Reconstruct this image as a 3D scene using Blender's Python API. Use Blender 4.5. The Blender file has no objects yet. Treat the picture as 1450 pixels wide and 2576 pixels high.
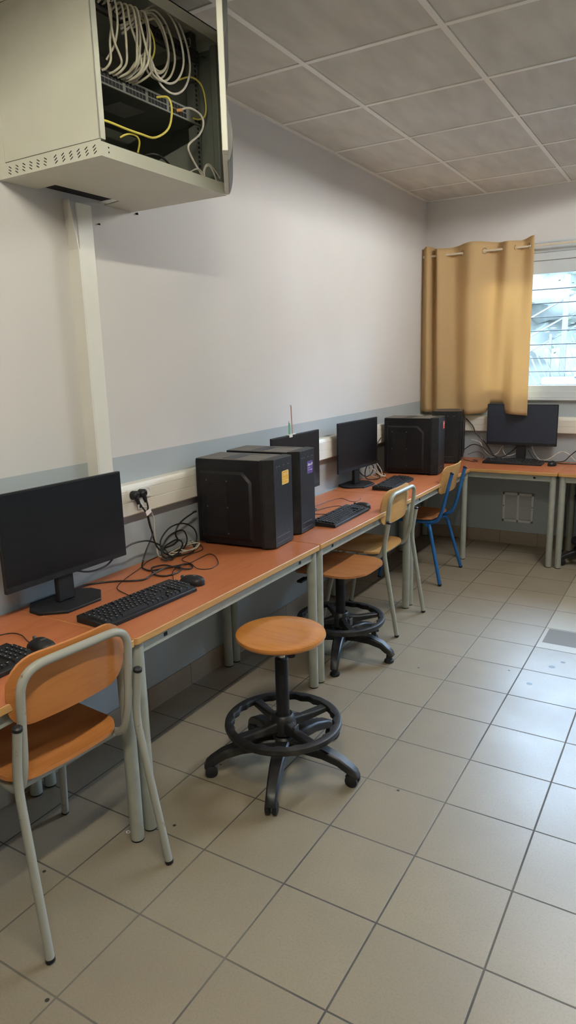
import bpy, bmesh, math, random
from mathutils import Vector, Matrix, Quaternion
random.seed(7)
PI = math.pi
SC = bpy.context.scene
COL = SC.collection
R = math.radians

# ------------------------------------------------------------------ materials
def srgb(r, g, b):
    f = lambda c: (c/12.92 if c <= .04045 else ((c+.055)/1.055)**2.4)
    return (f(r/255), f(g/255), f(b/255), 1)

def mat(name, col, rough=.5, metal=0, spec=.5, col2=None, scale=8, stretch=(1, 1, 1), bump=0, bscale=60,
        contrast=(.35, .65), detail=4, coat=0):
    m = bpy.data.materials.new(name); m.use_nodes = True
    nt = m.node_tree; N = nt.nodes; L = nt.links
    b = N['Principled BSDF']
    b.inputs['Base Color'].default_value = col
    b.inputs['Roughness'].default_value = rough
    b.inputs['Metallic'].default_value = metal
    b.inputs['Specular IOR Level'].default_value = spec
    b.inputs['Coat Weight'].default_value = coat
    tc = N.new('ShaderNodeTexCoord')
    if col2 is not None:
        mp = N.new('ShaderNodeMapping'); mp.inputs['Scale'].default_value = stretch
        L.new(tc.outputs['Object'], mp.inputs['Vector'])
        no = N.new('ShaderNodeTexNoise'); no.inputs['Scale'].default_value = scale; no.inputs['Detail'].default_value = detail
        L.new(mp.outputs[0], no.inputs['Vector'])
        cr = N.new('ShaderNodeValToRGB')
        cr.color_ramp.elements[0].position = contrast[0]; cr.color_ramp.elements[1].position = contrast[1]
        cr.color_ramp.elements[0].color = col; cr.color_ramp.elements[1].color = col2
        L.new(no.outputs['Fac'], cr.inputs[0]); L.new(cr.outputs[0], b.inputs['Base Color'])
    if bump:
        n2 = N.new('ShaderNodeTexNoise'); n2.inputs['Scale'].default_value = bscale; n2.inputs['Detail'].default_value = 3
        L.new(tc.outputs['Object'], n2.inputs['Vector'])
        bp = N.new('ShaderNodeBump'); bp.inputs['Strength'].default_value = bump; bp.inputs['Distance'].default_value = .002
        L.new(n2.outputs['Fac'], bp.inputs['Height']); L.new(bp.outputs[0], b.inputs['Normal'])
    return m

def emat(name, col, strength):
    m = bpy.data.materials.new(name); m.use_nodes = True
    b = m.node_tree.nodes['Principled BSDF']
    b.inputs['Base Color'].default_value = (.8, .8, .8, 1)
    b.inputs['Emission Color'].default_value = col; b.inputs['Emission Strength'].default_value = strength
    return m

class NT:                       # small node helper
    def __init__(s, m): s.nt = m.node_tree; s.N = s.nt.nodes; s.L = s.nt.links
    def math(s, op, a, b=None, c=None):
        n = s.N.new('ShaderNodeMath'); n.operation = op
        for i, v in enumerate((a, b, c)):
            if v is None: continue
            if isinstance(v, (int, float)): n.inputs[i].default_value = v
            else: s.L.new(v, n.inputs[i])
        return n.outputs[0]
    def mix(s, f, a, b):
        n = s.N.new('ShaderNodeMix'); n.data_type = 'RGBA'
        for k, v in ((0, f), (6, a), (7, b)):
            if isinstance(v, (int, float)): n.inputs[k].default_value = v
            elif isinstance(v, tuple): n.inputs[k].default_value = v
            else: s.L.new(v, n.inputs[k])
        return n.outputs[2]
    def noise(s, vec, scale, detail=3):
        n = s.N.new('ShaderNodeTexNoise'); n.inputs['Scale'].default_value = scale; n.inputs['Detail'].default_value = detail
        s.L.new(vec, n.inputs['Vector']); return n.outputs['Fac']
    def step(s, v, lo, hi):
        n = s.N.new('ShaderNodeMapRange'); n.inputs['From Min'].default_value = lo; n.inputs['From Max'].default_value = hi
        s.L.new(v, n.inputs['Value']); return n.outputs[0]

TILE = .30432; FX0 = .78456
def floor_material():
    m = bpy.data.materials.new('floor_tiles'); m.use_nodes = True
    t = NT(m); N, L = t.N, t.L
    b = N['Principled BSDF']
    tc = N.new('ShaderNodeTexCoord'); sep = N.new('ShaderNodeSeparateXYZ'); L.new(tc.outputs['Object'], sep.inputs[0])
    x, y = sep.outputs[0], sep.outputs[1]
    gx = t.math('DIVIDE', t.math('SUBTRACT', x, FX0), TILE); gy = t.math('DIVIDE', y, TILE)
    dx = t.math('ABSOLUTE', t.math('SUBTRACT', t.math('FRACT', gx), .5))
    dy = t.math('ABSOLUTE', t.math('SUBTRACT', t.math('FRACT', gy), .5))
    d = t.math('MAXIMUM', dx, dy)
    grout = t.step(d, .4885, .493)
    ix, iy = t.math('FLOOR', gx), t.math('FLOOR', gy)
    cell = N.new('ShaderNodeCombineXYZ'); L.new(ix, cell.inputs[0]); L.new(iy, cell.inputs[1])
    wn = N.new('ShaderNodeTexWhiteNoise'); L.new(cell.outputs[0], wn.inputs['Vector'])
    n1 = t.noise(tc.outputs['Object'], 3.2, 5); n2 = t.noise(tc.outputs['Object'], 160, 2)
    base = t.mix(wn.outputs['Value'], srgb(147, 136, 117), srgb(154, 143, 123))
    base = t.mix(t.math('MULTIPLY', t.step(n1, .35, .7), .5), base, srgb(134, 122, 104))
    base = t.mix(t.math('MULTIPLY', t.step(n2, .45, .75), .3), base, srgb(112, 101, 85))
    # a run of paler replacement tiles with one rough grey patch
    pale = t.math('MULTIPLY', t.math('MULTIPLY', t.math('GREATER_THAN', ix, 1.5), t.math('LESS_THAN', ix, 4.5)),
                  t.math('MULTIPLY', t.math('GREATER_THAN', iy, 7.5), t.math('LESS_THAN', iy, 12.5)))
    base = t.mix(t.math('MULTIPLY', pale, .9), base, srgb(166, 158, 138))
    rough_patch = t.math('MULTIPLY', t.math('MULTIPLY', t.math('GREATER_THAN', x, 1.415), t.math('LESS_THAN', x, 1.72)),
                         t.math('MULTIPLY', t.math('GREATER_THAN', y, 2.515), t.math('LESS_THAN', y, 2.73)))
    base = t.mix(rough_patch, base, t.mix(n2, srgb(104, 101, 95), srgb(130, 127, 120)))
    # dark gum spots
    for (sx, sy, r) in ((1.52, 2.22, .016), (1.46, 1.98, .014), (1.34, 2.08, .006), (.93, 1.9, .006), (1.09, 2.0, .006), (1.56, 2.3, .012),
                        (.40, -.02, .006), (.62, .35, .006), (.545, .72, .005), (.77, -.32, .006), (1.3, -.2, .008), (1.22, .9, .006)):
        r2 = t.math('ADD', t.math('POWER', t.math('SUBTRACT', x, sx), 2), t.math('POWER', t.math('SUBTRACT', y, sy), 2))
        base = t.mix(t.step(r2, r*r*1.2, r*r*.8), base, srgb(52, 49, 46))
    n3 = t.noise(tc.outputs['Object'], 1.7, 3)
    gcol = t.mix(t.step(n3, .4, .6), srgb(66, 62, 56), srgb(104, 97, 84))
    L.new(t.mix(grout, base, gcol), b.inputs['Base Color'])
    ro = t.math('ADD', t.math('MULTIPLY', n1, .22), .28)
    ro = t.math('ADD', ro, t.math('MULTIPLY', rough_patch, .4))
    L.new(t.math('ADD', ro, t.math('MULTIPLY', grout, .4)), b.inputs['Roughness'])
    b.inputs['Specular IOR Level'].default_value = .7
    h = t.math('SUBTRACT', t.math('MULTIPLY', t.noise(tc.outputs['Object'], 22, 3), .25), grout)
    bp = N.new('ShaderNodeBump'); bp.inputs['Strength'].default_value = .3; bp.inputs['Distance'].default_value = .002
    L.new(h, bp.inputs['Height']); L.new(bp.outputs[0], b.inputs['Normal'])
    return m

def wall_material(name, zband=1.182):
    m = bpy.data.materials.new(name); m.use_nodes = True
    t = NT(m); N, L = t.N, t.L
    b = N['Principled BSDF']; b.inputs['Roughness'].default_value = .6; b.inputs['Specular IOR Level'].default_value = .3
    tc = N.new('ShaderNodeTexCoord'); sep = N.new('ShaderNodeSeparateXYZ'); L.new(tc.outputs['Object'], sep.inputs[0])
    n1 = t.noise(tc.outputs['Object'], 1.6, 4); n2 = t.noise(tc.outputs['Object'], 45, 3)
    up = t.mix(t.step(n1, .3, .7), srgb(216, 213, 210), srgb(211, 207, 204))
    lo = t.mix(t.step(n1, .3, .7), srgb(178, 185, 188), srgb(170, 178, 182))
    L.new(t.mix(t.math('LESS_THAN', sep.outputs[2], zband), up, lo), b.inputs['Base Color'])
    bp = N.new('ShaderNodeBump'); bp.inputs['Strength'].default_value = .12; bp.inputs['Distance'].default_value = .002
    L.new(n2, bp.inputs['Height']); L.new(bp.outputs[0], b.inputs['Normal'])
    return m

def skirting_material():
    m = bpy.data.materials.new('skirting_tiles'); m.use_nodes = True
    t = NT(m); N, L = t.N, t.L
    b = N['Principled BSDF']; b.inputs['Roughness'].default_value = .4
    tc = N.new('ShaderNodeTexCoord'); sep = N.new('ShaderNodeSeparateXYZ'); L.new(tc.outputs['Object'], sep.inputs[0])
    s = t.math('ADD', sep.outputs[0], sep.outputs[1])
    d = t.math('ABSOLUTE', t.math('SUBTRACT', t.math('FRACT', t.math('DIVIDE', s, TILE)), .5))
    n1 = t.noise(tc.outputs['Object'], 7, 4)
    base = t.mix(n1, srgb(168, 152, 132), srgb(150, 136, 118))
    L.new(t.mix(t.step(d, .49, .495), base, srgb(110, 100, 88)), b.inputs['Base Color'])
    return m

def wood_material(name, c1, c2, c3, rough, axis='Y', rings=7., coat=0.):
    m = bpy.data.materials.new(name); m.use_nodes = True
    t = NT(m); N, L = t.N, t.L
    b = N['Principled BSDF']; b.inputs['Roughness'].default_value = rough; b.inputs['Coat Weight'].default_value = coat
    b.inputs['Coat Roughness'].default_value = .2
    tc = N.new('ShaderNodeTexCoord'); mp = N.new('ShaderNodeMapping')
    mp.inputs['Scale'].default_value = {'Y': (1, .09, 1), 'X': (.09, 1, 1), 'Z': (1, 1, .09)}[axis]
    L.new(tc.outputs['Object'], mp.inputs['Vector'])
    n1 = t.noise(mp.outputs[0], rings, 5); n2 = t.noise(mp.outputs[0], rings*9, 3)
    c = t.mix(t.step(n1, .35, .68), c1, c2)
    c = t.mix(t.math('MULTIPLY', t.step(n2, .5, .78), .5), c, c3)
    L.new(c, b.inputs['Base Color'])
    return m

def fabric_material(name, c1, c2, trans=.35):
    m = bpy.data.materials.new(name); m.use_nodes = True
    t = NT(m); N, L = t.N, t.L
    b = N['Principled BSDF']; b.inputs['Roughness'].default_value = .85; b.inputs['Specular IOR Level'].default_value = .15
    tc = N.new('ShaderNodeTexCoord')
    mp = N.new('ShaderNodeMapping'); mp.inputs['Scale'].default_value = (1, 1, 3); L.new(tc.outputs['Object'], mp.inputs['Vector'])
    c = t.mix(t.noise(mp.outputs[0], 140, 2), c1, c2)
    L.new(c, b.inputs['Base Color'])
    tr = N.new('ShaderNodeBsdfTranslucent'); L.new(c, tr.inputs['Color'])
    mx = N.new('ShaderNodeMixShader'); mx.inputs[0].default_value = trans
    L.new(b.outputs[0], mx.inputs[1]); L.new(tr.outputs[0], mx.inputs[2])
    L.new(mx.outputs[0], N['Material Output'].inputs['Surface'])
    return m

def glass_material(name):
    m = bpy.data.materials.new(name); m.use_nodes = True
    t = NT(m); N, L = t.N, t.L
    tr = N.new('ShaderNodeBsdfTransparent'); tr.inputs['Color'].default_value = (.95, .97, .98, 1)
    gl = N.new('ShaderNodeBsdfGlossy'); gl.inputs['Roughness'].default_value = .02
    fr = N.new('ShaderNodeFresnel'); fr.inputs['IOR'].default_value = 1.35
    mx = N.new('ShaderNodeMixShader'); L.new(fr.outputs[0], mx.inputs[0]); L.new(tr.outputs[0], mx.inputs[1]); L.new(gl.outputs[0], mx.inputs[2])
    L.new(mx.outputs[0], N['Material Output'].inputs['Surface'])
    return m

M = {}
M['floor'] = floor_material()
M['wall'] = wall_material('wall_paint')
M['skirt'] = skirting_material()
M['tile'] = mat('ceiling_tile', srgb(220, 216, 207), .9, col2=srgb(207, 203, 194), scale=5, stretch=(2.5, .6, 1), spec=.1, bump=.1, bscale=90)
M['tbar'] = mat('ceiling_bar', srgb(242, 240, 232), .4)
M['top'] = wood_material('desk_laminate', srgb(194, 118, 76), srgb(181, 105, 64), srgb(160, 89, 54), .38, 'Y', 6)
M['edge'] = wood_material('desk_edge', srgb(208, 160, 98), srgb(192, 142, 82), srgb(164, 112, 60), .45, 'Y', 14)
M['frame'] = mat('grey_green_paint', srgb(166, 168, 156), .42, col2=srgb(156, 158, 147), scale=20)
M['rusty'] = mat('worn_grey_paint', srgb(160, 160, 150), .4, col2=srgb(120, 92, 62), scale=26, contrast=(.66, .74), detail=6)
M['blue'] = mat('blue_paint', srgb(36, 104, 170), .35, col2=srgb(30, 92, 156), scale=14)
M['ply'] = wood_material('beech_plywood', srgb(198, 128, 68), srgb(184, 114, 56), srgb(158, 92, 42), .35, 'Y', 9, .2)
M['plyz'] = wood_material('pale_plywood', srgb(208, 160, 98), srgb(196, 146, 84), srgb(176, 126, 70), .38, 'Y', 9, .2)
M['plydark'] = wood_material('brown_plywood', srgb(186, 124, 74), srgb(164, 104, 60), srgb(130, 78, 44), .35, 'X', 12, .2)
M['stoolwood'] = wood_material('stool_wood', srgb(206, 138, 66), srgb(190, 118, 50), srgb(158, 92, 38), .28, 'X', 8, .4)
M['black'] = mat('black_plastic', srgb(25, 25, 27), .5, spec=.3, col2=srgb(33, 33, 35), scale=30, bump=.05, bscale=200)
M['case'] = mat('black_case_steel', srgb(16, 16, 19), .4, spec=.35, col2=srgb(20, 20, 24), scale=12, bump=.04, bscale=250)
M['casetop'] = mat('case_top_dusty', srgb(96, 91, 84), .55, col2=srgb(108, 101, 92), scale=14)
M['dusty'] = mat('dusty_black_plastic', srgb(27, 27, 28), .45, spec=.4, col2=srgb(76, 72, 66), scale=11, contrast=(.55, .85), detail=6)
M['screen'] = mat('dark_screen', srgb(13, 13, 16), .32, spec=.4)
M['screenb'] = mat('blue_grey_screen', srgb(44, 50, 62), .35, spec=.5)  # lens haze from the window painted into the screen colour
M['key'] = mat('key_black', srgb(29, 29, 30), .5, spec=.4)
M['legend'] = mat('key_legend', srgb(200, 200, 200), .6)
M['hole'] = mat('dark_hole', srgb(14, 14, 15), .8)
M['cablek'] = mat('black_cable', srgb(30, 29, 29), .4)
M['cablew'] = mat('white_cable', srgb(226, 220, 208), .5, col2=srgb(190, 182, 166), scale=40)
M['cablewd'] = mat('dusty_white_cable', srgb(190, 184, 164), .6, col2=srgb(128, 118, 98), scale=18, contrast=(.5, .8))
M['cabley'] = mat('yellow_cable', srgb(222, 206, 92), .45)
M['cableo'] = mat('orange_plug', srgb(206, 150, 84), .5)
M['pvc'] = mat('cream_pvc', srgb(230, 226, 214), .4, col2=srgb(225, 220, 207), scale=5)
M['pvcw'] = mat('white_pvc', srgb(230, 229, 221), .4, col2=srgb(225, 223, 214), scale=5)
M['cab'] = mat('cabinet_grey_paint', srgb(208, 208, 194), .4, col2=srgb(203, 203, 188), scale=6, bump=.05, bscale=220)
M['cabin'] = mat('cabinet_inner_grey', srgb(130, 134, 122), .5, col2=srgb(118, 122, 112), scale=8)
M['railgrey'] = mat('rail_grey', srgb(92, 94, 86), .5)
M['steel'] = mat('steel_port_face', srgb(126, 124, 114), .45, metal=.6)
M['darkdev'] = mat('dark_device', srgb(52, 51, 48), .5, col2=srgb(62, 60, 56), scale=8)
M['devlabel'] = mat('device_label', srgb(122, 120, 112), .5)
M['darkgrey'] = mat('dark_grey_plastic', srgb(84, 84, 82), .45)
M['chrome'] = mat('chrome', srgb(190, 188, 182), .2, metal=1)
M['curtain'] = fabric_material('ochre_curtain', srgb(228, 200, 152), srgb(216, 184, 134), .35)
M['rod'] = mat('rod_white', srgb(214, 200, 176), .4)
M['winframe'] = mat('window_pvc', srgb(206, 210, 212), .35, col2=srgb(198, 203, 206), scale=4)
M['glass'] = glass_material('window_glass')
M['grille'] = mat('grille_white', srgb(226, 228, 228), .45)
M['grillein'] = mat('grille_inner', srgb(112, 108, 106), .6)
M['radiator'] = mat('radiator_paint', srgb(120, 132, 140), .45)
M['yellow'] = mat('sticker_yellow', srgb(236, 176, 52), .5)
M['yellowl'] = mat('sticker_yellow_border', srgb(244, 216, 150), .5)
M['purple'] = mat('sticker_purple', srgb(92, 66, 142), .5)
M['red'] = mat('sticker_red', srgb(206, 58, 50), .5)
M['white'] = mat('white_print', srgb(232, 230, 226), .6)
M['green'] = mat('green_plastic', srgb(140, 200, 170), .4)
M['pink'] = mat('pink_plastic', srgb(214, 176, 162), .4)
M['outwhite'] = mat('outdoor_white', (.14, .135, .13, 1), .8, spec=.1)
M['outblue'] = mat('outdoor_slope', (.06, .064, .056, 1), .95, col2=(.075, .077, .066, 1), scale=2.5, detail=8, spec=0)
M['outpave'] = mat('outdoor_paving', (.05, .05, .05, 1), .95, col2=(.06, .06, .06, 1), scale=3, spec=0)
M['outrail'] = mat('outdoor_rail', (.09, .09, .09, 1), .6, spec=.1)
M['outbar'] = mat('outdoor_bar', (.045, .044, .042, 1), .6)
M['leaf'] = mat('outdoor_leaf', (.06, .075, .05, 1), .7, spec=.1)
M['lampwarm'] = emat('lamp_diffuser_warm', (1.0, .95, .79, 1), 365)
M['lamp'] = emat('lamp_diffuser', (1.0, .985, .96, 1), 310)  # for the unseen tube added to brighten the far wall

# ------------------------------------------------------------------ mesh helpers
class MB:
    def __init__(s): s.bm = bmesh.new(); s.mi = 0
    def _f(s, vs):
        try:
            f = s.bm.faces.new(vs); f.material_index = s.mi; return f
        except ValueError: return None
    def box(s, x0, x1, y0, y1, z0, z1, T=None):
        c = [Vector((x, y, z)) for x in (x0, x1) for y in (y0, y1) for z in (z0, z1)]
        if T is not None: c = [T @ v for v in c]
        v = [s.bm.verts.new(p) for p in c]
        for q in ((0, 1, 3, 2), (4, 6, 7, 5), (0, 4, 5, 1), (2, 3, 7, 6), (0, 2, 6, 4), (1, 5, 7, 3)): s._f([v[i] for i in q])
        return s
    def prism(s, poly, a0, a1, plane='xy', T=None):
        """extrude a polygon given in a plane along the third axis"""
        def P(u, v, w): return {'xy': Vector((u, v, w)), 'yz': Vector((w, u, v)), 'xz': Vector((u, w, v))}[plane]
        A = [P(u, v, a0) for u, v in poly]; B = [P(u, v, a1) for u, v in poly]
        if T is not None: A = [T @ p for p in A]; B = [T @ p for p in B]
        A = [s.bm.verts.new(p) for p in A]; B = [s.bm.verts.new(p) for p in B]
        n = len(A); s._f(A[::-1]); s._f(B)
        for i in range(n): s._f([A[i], A[(i+1) % n], B[(i+1) % n], B[i]])
        return s
    def loft(s, rings, close=False, caps=True):
        V = [[s.bm.verts.new(p) for p in r] for r in rings]
        n = len(V[0]); k = len(V)
        for i in range(k if close else k-1):
            a, b = V[i], V[(i+1) % k]
            for j in range(n): s._f([a[j], a[(j+1) % n], b[(j+1) % n], b[j]])
        if caps and not close: s._f(V[0][::-1]); s._f(V[-1])
        return s
    def tube(s, pts, r, seg=10, closed=False):
        pts = [Vector(p) for p in pts]; n = len(pts)
        tan = []
        for i in range(n):
            a = pts[(i-1) % n] if (closed or i > 0) else pts[i]; b = pts[(i+1) % n] if (closed or i < n-1) else pts[i]
            t = b-a
            tan.append(t.normalized() if t.length > 1e-9 else Vector((0, 0, 1)))
        up = Vector((0, 0, 1)) if abs(tan[0].z) < .9 else Vector((1, 0, 0))
        u = (up - tan[0]*up.dot(tan[0])).normalized(); rings = []
        for i in range(n):
            if i: u = tan[i-1].rotation_difference(tan[i]) @ u
            u = (u - tan[i]*u.dot(tan[i])).normalized(); w = tan[i].cross(u)
            rr = r[i] if isinstance(r, (list, tuple)) else r
            rings.append([pts[i] + (u*math.cos(2*PI*k/seg) + w*math.sin(2*PI*k/seg))*rr for k in range(seg)])
        return s.loft(rings, closed)
    def cyl(s, p0, p1, r, seg=20, r1=None):
        return s.tube([p0, p1], [r, r if r1 is None else r1], seg)
    def lathe(s, prof, c=(0, 0, 0), seg=36):
        """prof: (radius, z) outline going round, closed into a ring of faces"""
        c = Vector(c); rings = []
        for k in range(seg):
            a = 2*PI*k/seg
            rings.append([c + Vector((max(r, 1e-4)*math.cos(a), max(r, 1e-4)*math.sin(a), z)) for r, z in prof])
        return s.loft(rings, True)
    def sweep(s, pts, wh, up=(0, 0, 1)):
        pts = [Vector(p) for p in pts]; up = Vector(up); rings = []
        for i, p in enumerate(pts):
            t = (pts[min(i+1, len(pts)-1)] - pts[max(i-1, 0)]).normalized()
            sd = t.cross(up).normalized(); uu = sd.cross(t).normalized(); w, h = wh[i]
            c = .3
            rings.append([p + sd*w/2*a + uu*h/2*b for a, b in ((-1, -1+c), (-1+c, -1), (1-c, -1), (1, -1+c), (1, 1-c), (1-c, 1), (-1+c, 1), (-1, 1-c))])
        return s.loft(rings)
    def plate(s, outline, f, th, rings=7):
        """shell over a star-shaped outline; f(u,v) gives the mid point and unit normal"""
        cu = sum(p[0] for p in outline)/len(outline); cv = sum(p[1] for p in outline)/len(outline)
        def layer(sg):
            c0, n0 = f(cu, cv); ctr = s.bm.verts.new(c0 + n0*th/2*sg); L_ = []
            for k in range(1, rings+1):
                q = k/rings; row = []
                for (u, v) in outline:
                    c, n = f(cu+(u-cu)*q, cv+(v-cv)*q); row.append(s.bm.verts.new(c + n*th/2*sg))
                L_.append(row)
            return ctr, L_
        n = len(outline); tops = []
        for sg in (1, -1):
            ctr, L_ = layer(sg); tops.append(L_[-1])
            for j in range(n):
                a = [ctr, L_[0][j], L_[0][(j+1) % n]]; s._f(a if sg > 0 else a[::-1])
                for k in range(rings-1):
                    q = [L_[k][j], L_[k+1][j], L_[k+1][(j+1) % n], L_[k][(j+1) % n]]; s._f(q if sg > 0 else q[::-1])
        for j in range(n): s._f([tops[0][j], tops[1][j], tops[1][(j+1) % n], tops[0][(j+1) % n]])
        return s
    def build(s, name, mats, parent=None, bevel=0, bseg=2, smooth=30, loc=None):
        bmesh.ops.recalc_face_normals(s.bm, faces=s.bm.faces)
        me = bpy.data.meshes.new(name); s.bm.to_mesh(me); s.bm.free()
        for mm in (mats if isinstance(mats, (list, tuple)) else [mats]): me.materials.append(mm)
        for p in me.polygons: p.use_smooth = True
        me.set_sharp_from_angle(angle=R(smooth))
        o = bpy.data.objects.new(name, me); COL.objects.link(o)
        if parent: o.parent = parent
        if loc: o.location = loc
        if bevel:
            b = o.modifiers.new('soft_edges', 'BEVEL'); b.width = bevel; b.segments = bseg; b.limit_method = 'ANGLE'; b.angle_limit = R(40)
            b.harden_normals = False
        return o

def tag(o, label, cat, group=None, kind=None):
    if label: o['label'] = label
    if cat: o['category'] = cat
    if group: o['group'] = group
    if kind: o['kind'] = kind
    return o
def thing(name, label, cat, loc=(0, 0, 0), rz=0, group=None):
    o = bpy.data.objects.new(name, None); COL.objects.link(o); o.empty_display_size = .1
    o.location = loc; o.rotation_euler = (0, 0, rz)
    return tag(o, label, cat, group)
def struct(o): o['kind'] = 'structure'; return o
def dup(root, loc, rz, label, group=None):
    r = root.copy(); COL.objects.link(r); r.location = loc; r.rotation_euler = (0, 0, rz); r['label'] = label
    if group: r['group'] = group
    def rec(a, b):
        for ch in list(a.children):
            c = ch.copy(); COL.objects.link(c); c.parent = b; rec(ch, c)
    rec(root, r)
    return r

def smooth_path(pts, n=6, closed=False):
    P = [Vector(p) for p in pts]; out = []; k = len(P)
    for i in range(k if closed else k-1):
        g = lambda j: P[j % k] if closed else P[max(0, min(k-1, j))]
        p0, p1, p2, p3 = g(i-1), g(i), g(i+1), g(i+2)
        for q in range(n):
            t = q/n
            out.append(.5*((2*p1) + (p2-p0)*t + (2*p0-5*p1+4*p2-p3)*t*t + (-p0+3*p1-3*p2+p3)*t**3))
    if not closed: out.append(P[-1])
    return out
def fillet(pts, r, n=6):
    P = [Vector(p) for p in pts]; out = [P[0]]
    for i in range(1, len(P)-1):
        a, b, c = P[i-1], P[i], P[i+1]
        d1, d2 = (a-b).normalized(), (c-b).normalized()
        rr = min(r if not isinstance(r, (list, tuple)) else r[i-1], (a-b).length*.49, (c-b).length*.49)
        for k in range(n+1):
            t = k/n; out.append((b+d1*rr)*(1-t)**2 + b*2*t*(1-t) + (b+d2*rr)*t*t)
    out.append(P[-1]); return out
def rrect(w, h, r, n=6, cx=0, cy=0):
    """rounded rectangle outline, r may be four radii (from +u+v counter-clockwise)"""
    rs = r if isinstance(r, (list, tuple)) else [r]*4; out = []
    for i, (sx, sy) in enumerate(((1, 1), (-1, 1), (-1, -1), (1, -1))):
        q = rs[i]; c = (cx+sx*(w/2-q), cy+sy*(h/2-q)); a0 = i*PI/2
        for k in range(n+1):
            a = a0+PI/2*k/n; out.append((c[0]+q*math.cos(a), c[1]+q*math.sin(a)))
    return out
def dense(outline, step):
    out = []
    for i, p in enumerate(outline):
        q = outline[(i+1) % len(outline)]; d = math.hypot(q[0]-p[0], q[1]-p[1]); n = max(1, int(d/step))
        for k in range(n): out.append((p[0]+(q[0]-p[0])*k/n, p[1]+(q[1]-p[1])*k/n))
    return out
def text_mesh(name, body, size, m, parent, T, align='CENTER', bold=0.):
    cu = bpy.data.curves.new('txt', 'FONT'); cu.body = body; cu.size = size; cu.align_x = align; cu.extrude = .0002; cu.offset = bold
    ob = bpy.data.objects.new('txt', cu); COL.objects.link(ob)
    bpy.context.view_layer.update()
    me = bpy.data.meshes.new_from_object(ob.evaluated_get(bpy.context.evaluated_depsgraph_get()))
    bpy.data.objects.remove(ob); me.name = name
    me.transform(T); me.materials.clear(); me.materials.append(m)
    o = bpy.data.objects.new(name, me); COL.objects.link(o); o.parent = parent
    return o
# frame that puts text flat on a face looking along local +x (text runs along +y, up is z)
def face_x(x, y, z): return Matrix.Translation((x, y, z)) @ Matrix(((0, 0, 1, 0), (1, 0, 0, 0), (0, 1, 0, 0), (0, 0, 0, 1)))

# ------------------------------------------------------------------ the room
H = 2.764; YF = 4.489; YN = -3.2; XR = 5.4; TB = .712
b = MB(); b.box(-.2, XR+.2, YN-.2, YF+.25, -.1, 0); struct(b.build('floor', M['floor']))
b = MB(); b.box(-.2, 0, YN-.2, YF+.25, 0, H+.3); struct(b.build('wall_left', M['wall']))
WX0, WX1, WZ0, WZ1 = .36, 2.45, 1.21, 2.376
b = MB()
b.box(0, WX0, YF, YF+.25, 0, H+.3); b.box(WX0, WX1, YF, YF+.25, 0, WZ0); b.box(WX0, WX1, YF, YF+.25, WZ1, H+.3)
W2 = (3.1, 5.0)
b.box(WX1, W2[0], YF, YF+.25, 0, H+.3); b.box(W2[0], W2[1], YF, YF+.25, 0, WZ0); b.box(W2[0], W2[1], YF, YF+.25, WZ1, H+.3); b.box(W2[1], XR, YF, YF+.25, 0, H+.3)
struct(b.build('wall_far', M['wall']))
b = MB(); b.box(XR, XR+.2, YN-.2, YF+.25, 0, H+.3); struct(b.build('wall_right', M['wall']))
b = MB(); b.box(0, XR, YN-.2, YN, 0, H+.3); struct(b.build('wall_near', M['wall']))

# suspended ceiling: mineral tiles hung in a grid of bars; two lights hang below, one of them added fill
CX0, CY0, CP = .4874, 1.6087, .6038
xs = [0] + [CX0 + .6*i for i in range(0, 9)]; xs = [x for x in xs if x < XR] + [XR]
ys = [CY0 + CP*j for j in range(-8, 6)]; ys = [YN] + [y for y in ys if YN < y < YF] + [YF]
LX, LY = 1.76, 2.95
b = MB(); g = MB()
for i in range(len(xs)-1):
    for j in range(len(ys)-1):
        xm, ym = (xs[i]+xs[i+1])/2, (ys[j]+ys[j+1])/2
        b.box(xs[i]+.0145, xs[i+1]-.0145, ys[j]+.0145, ys[j+1]-.0145, H+.004, H+.02)
        b.box(xs[i], xs[i+1], ys[j], ys[j+1], H+.0185, H+.03)
ceil = struct(b.build('ceiling', M['tile']))
for x in xs[1:-1]: g.box(x-.012, x+.012, YN, YF, H, H+.019)
for y in ys[1:-1]: g.box(0, XR, y-.012, y+.012, H+.0006, H+.0185)
g.box(0, .02, YN, YF, H-.002, H+.019); g.box(0, XR, YF-.02, YF, H-.002, H+.019)
g.build('ceiling_grid', M['tbar'], ceil)
# two slim strip lights with reflector wings out of view above the aisle; the window-end one is added fill
for (yc, lm, lab) in ((-.75, 'lampwarm', 'strip light on the ceiling nearest the camera, above the aisle'), (LY, 'lamp', 'strip light on the ceiling nearest the window, above the aisle')):
    t = thing('ceiling_strip_light', lab, 'ceiling light', (LX, yc, H))
    b = MB(); b.box(-.03, .03, -.62, .62, -.03, 0); b.build('housing', M['tbar'], t)
    b = MB()
    for s_ in (-1, 1): b.prism([(s_*.028, -.03), (s_*.14, -.071), (s_*.14, -.073), (s_*.028, -.032)], -.62, .62, 'xz')
    b.build('reflector', M['tbar'], t)
    b = MB(); b.tube([(0, -.59, -.053), (0, .59, -.053)], .013, 14); b.build('tube_lamp', M[lm], t)
    for s_ in (-1, 1):
        b = MB(); b.box(-.012, .012, s_*.59-.012, s_*.59+.012, -.068, -.03); b.build('lamp_holder', M['pvcw'], t)

b = MB(); b.box(0, .009, YN, YF, 0, .107); struct(b.build('baseboard_left', M['skirt'], bevel=.002))
b = MB(); b.box(.009, XR, YF-.009, YF, 0, .107); struct(b.build('baseboard_far', M['skirt'], bevel=.002))

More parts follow.
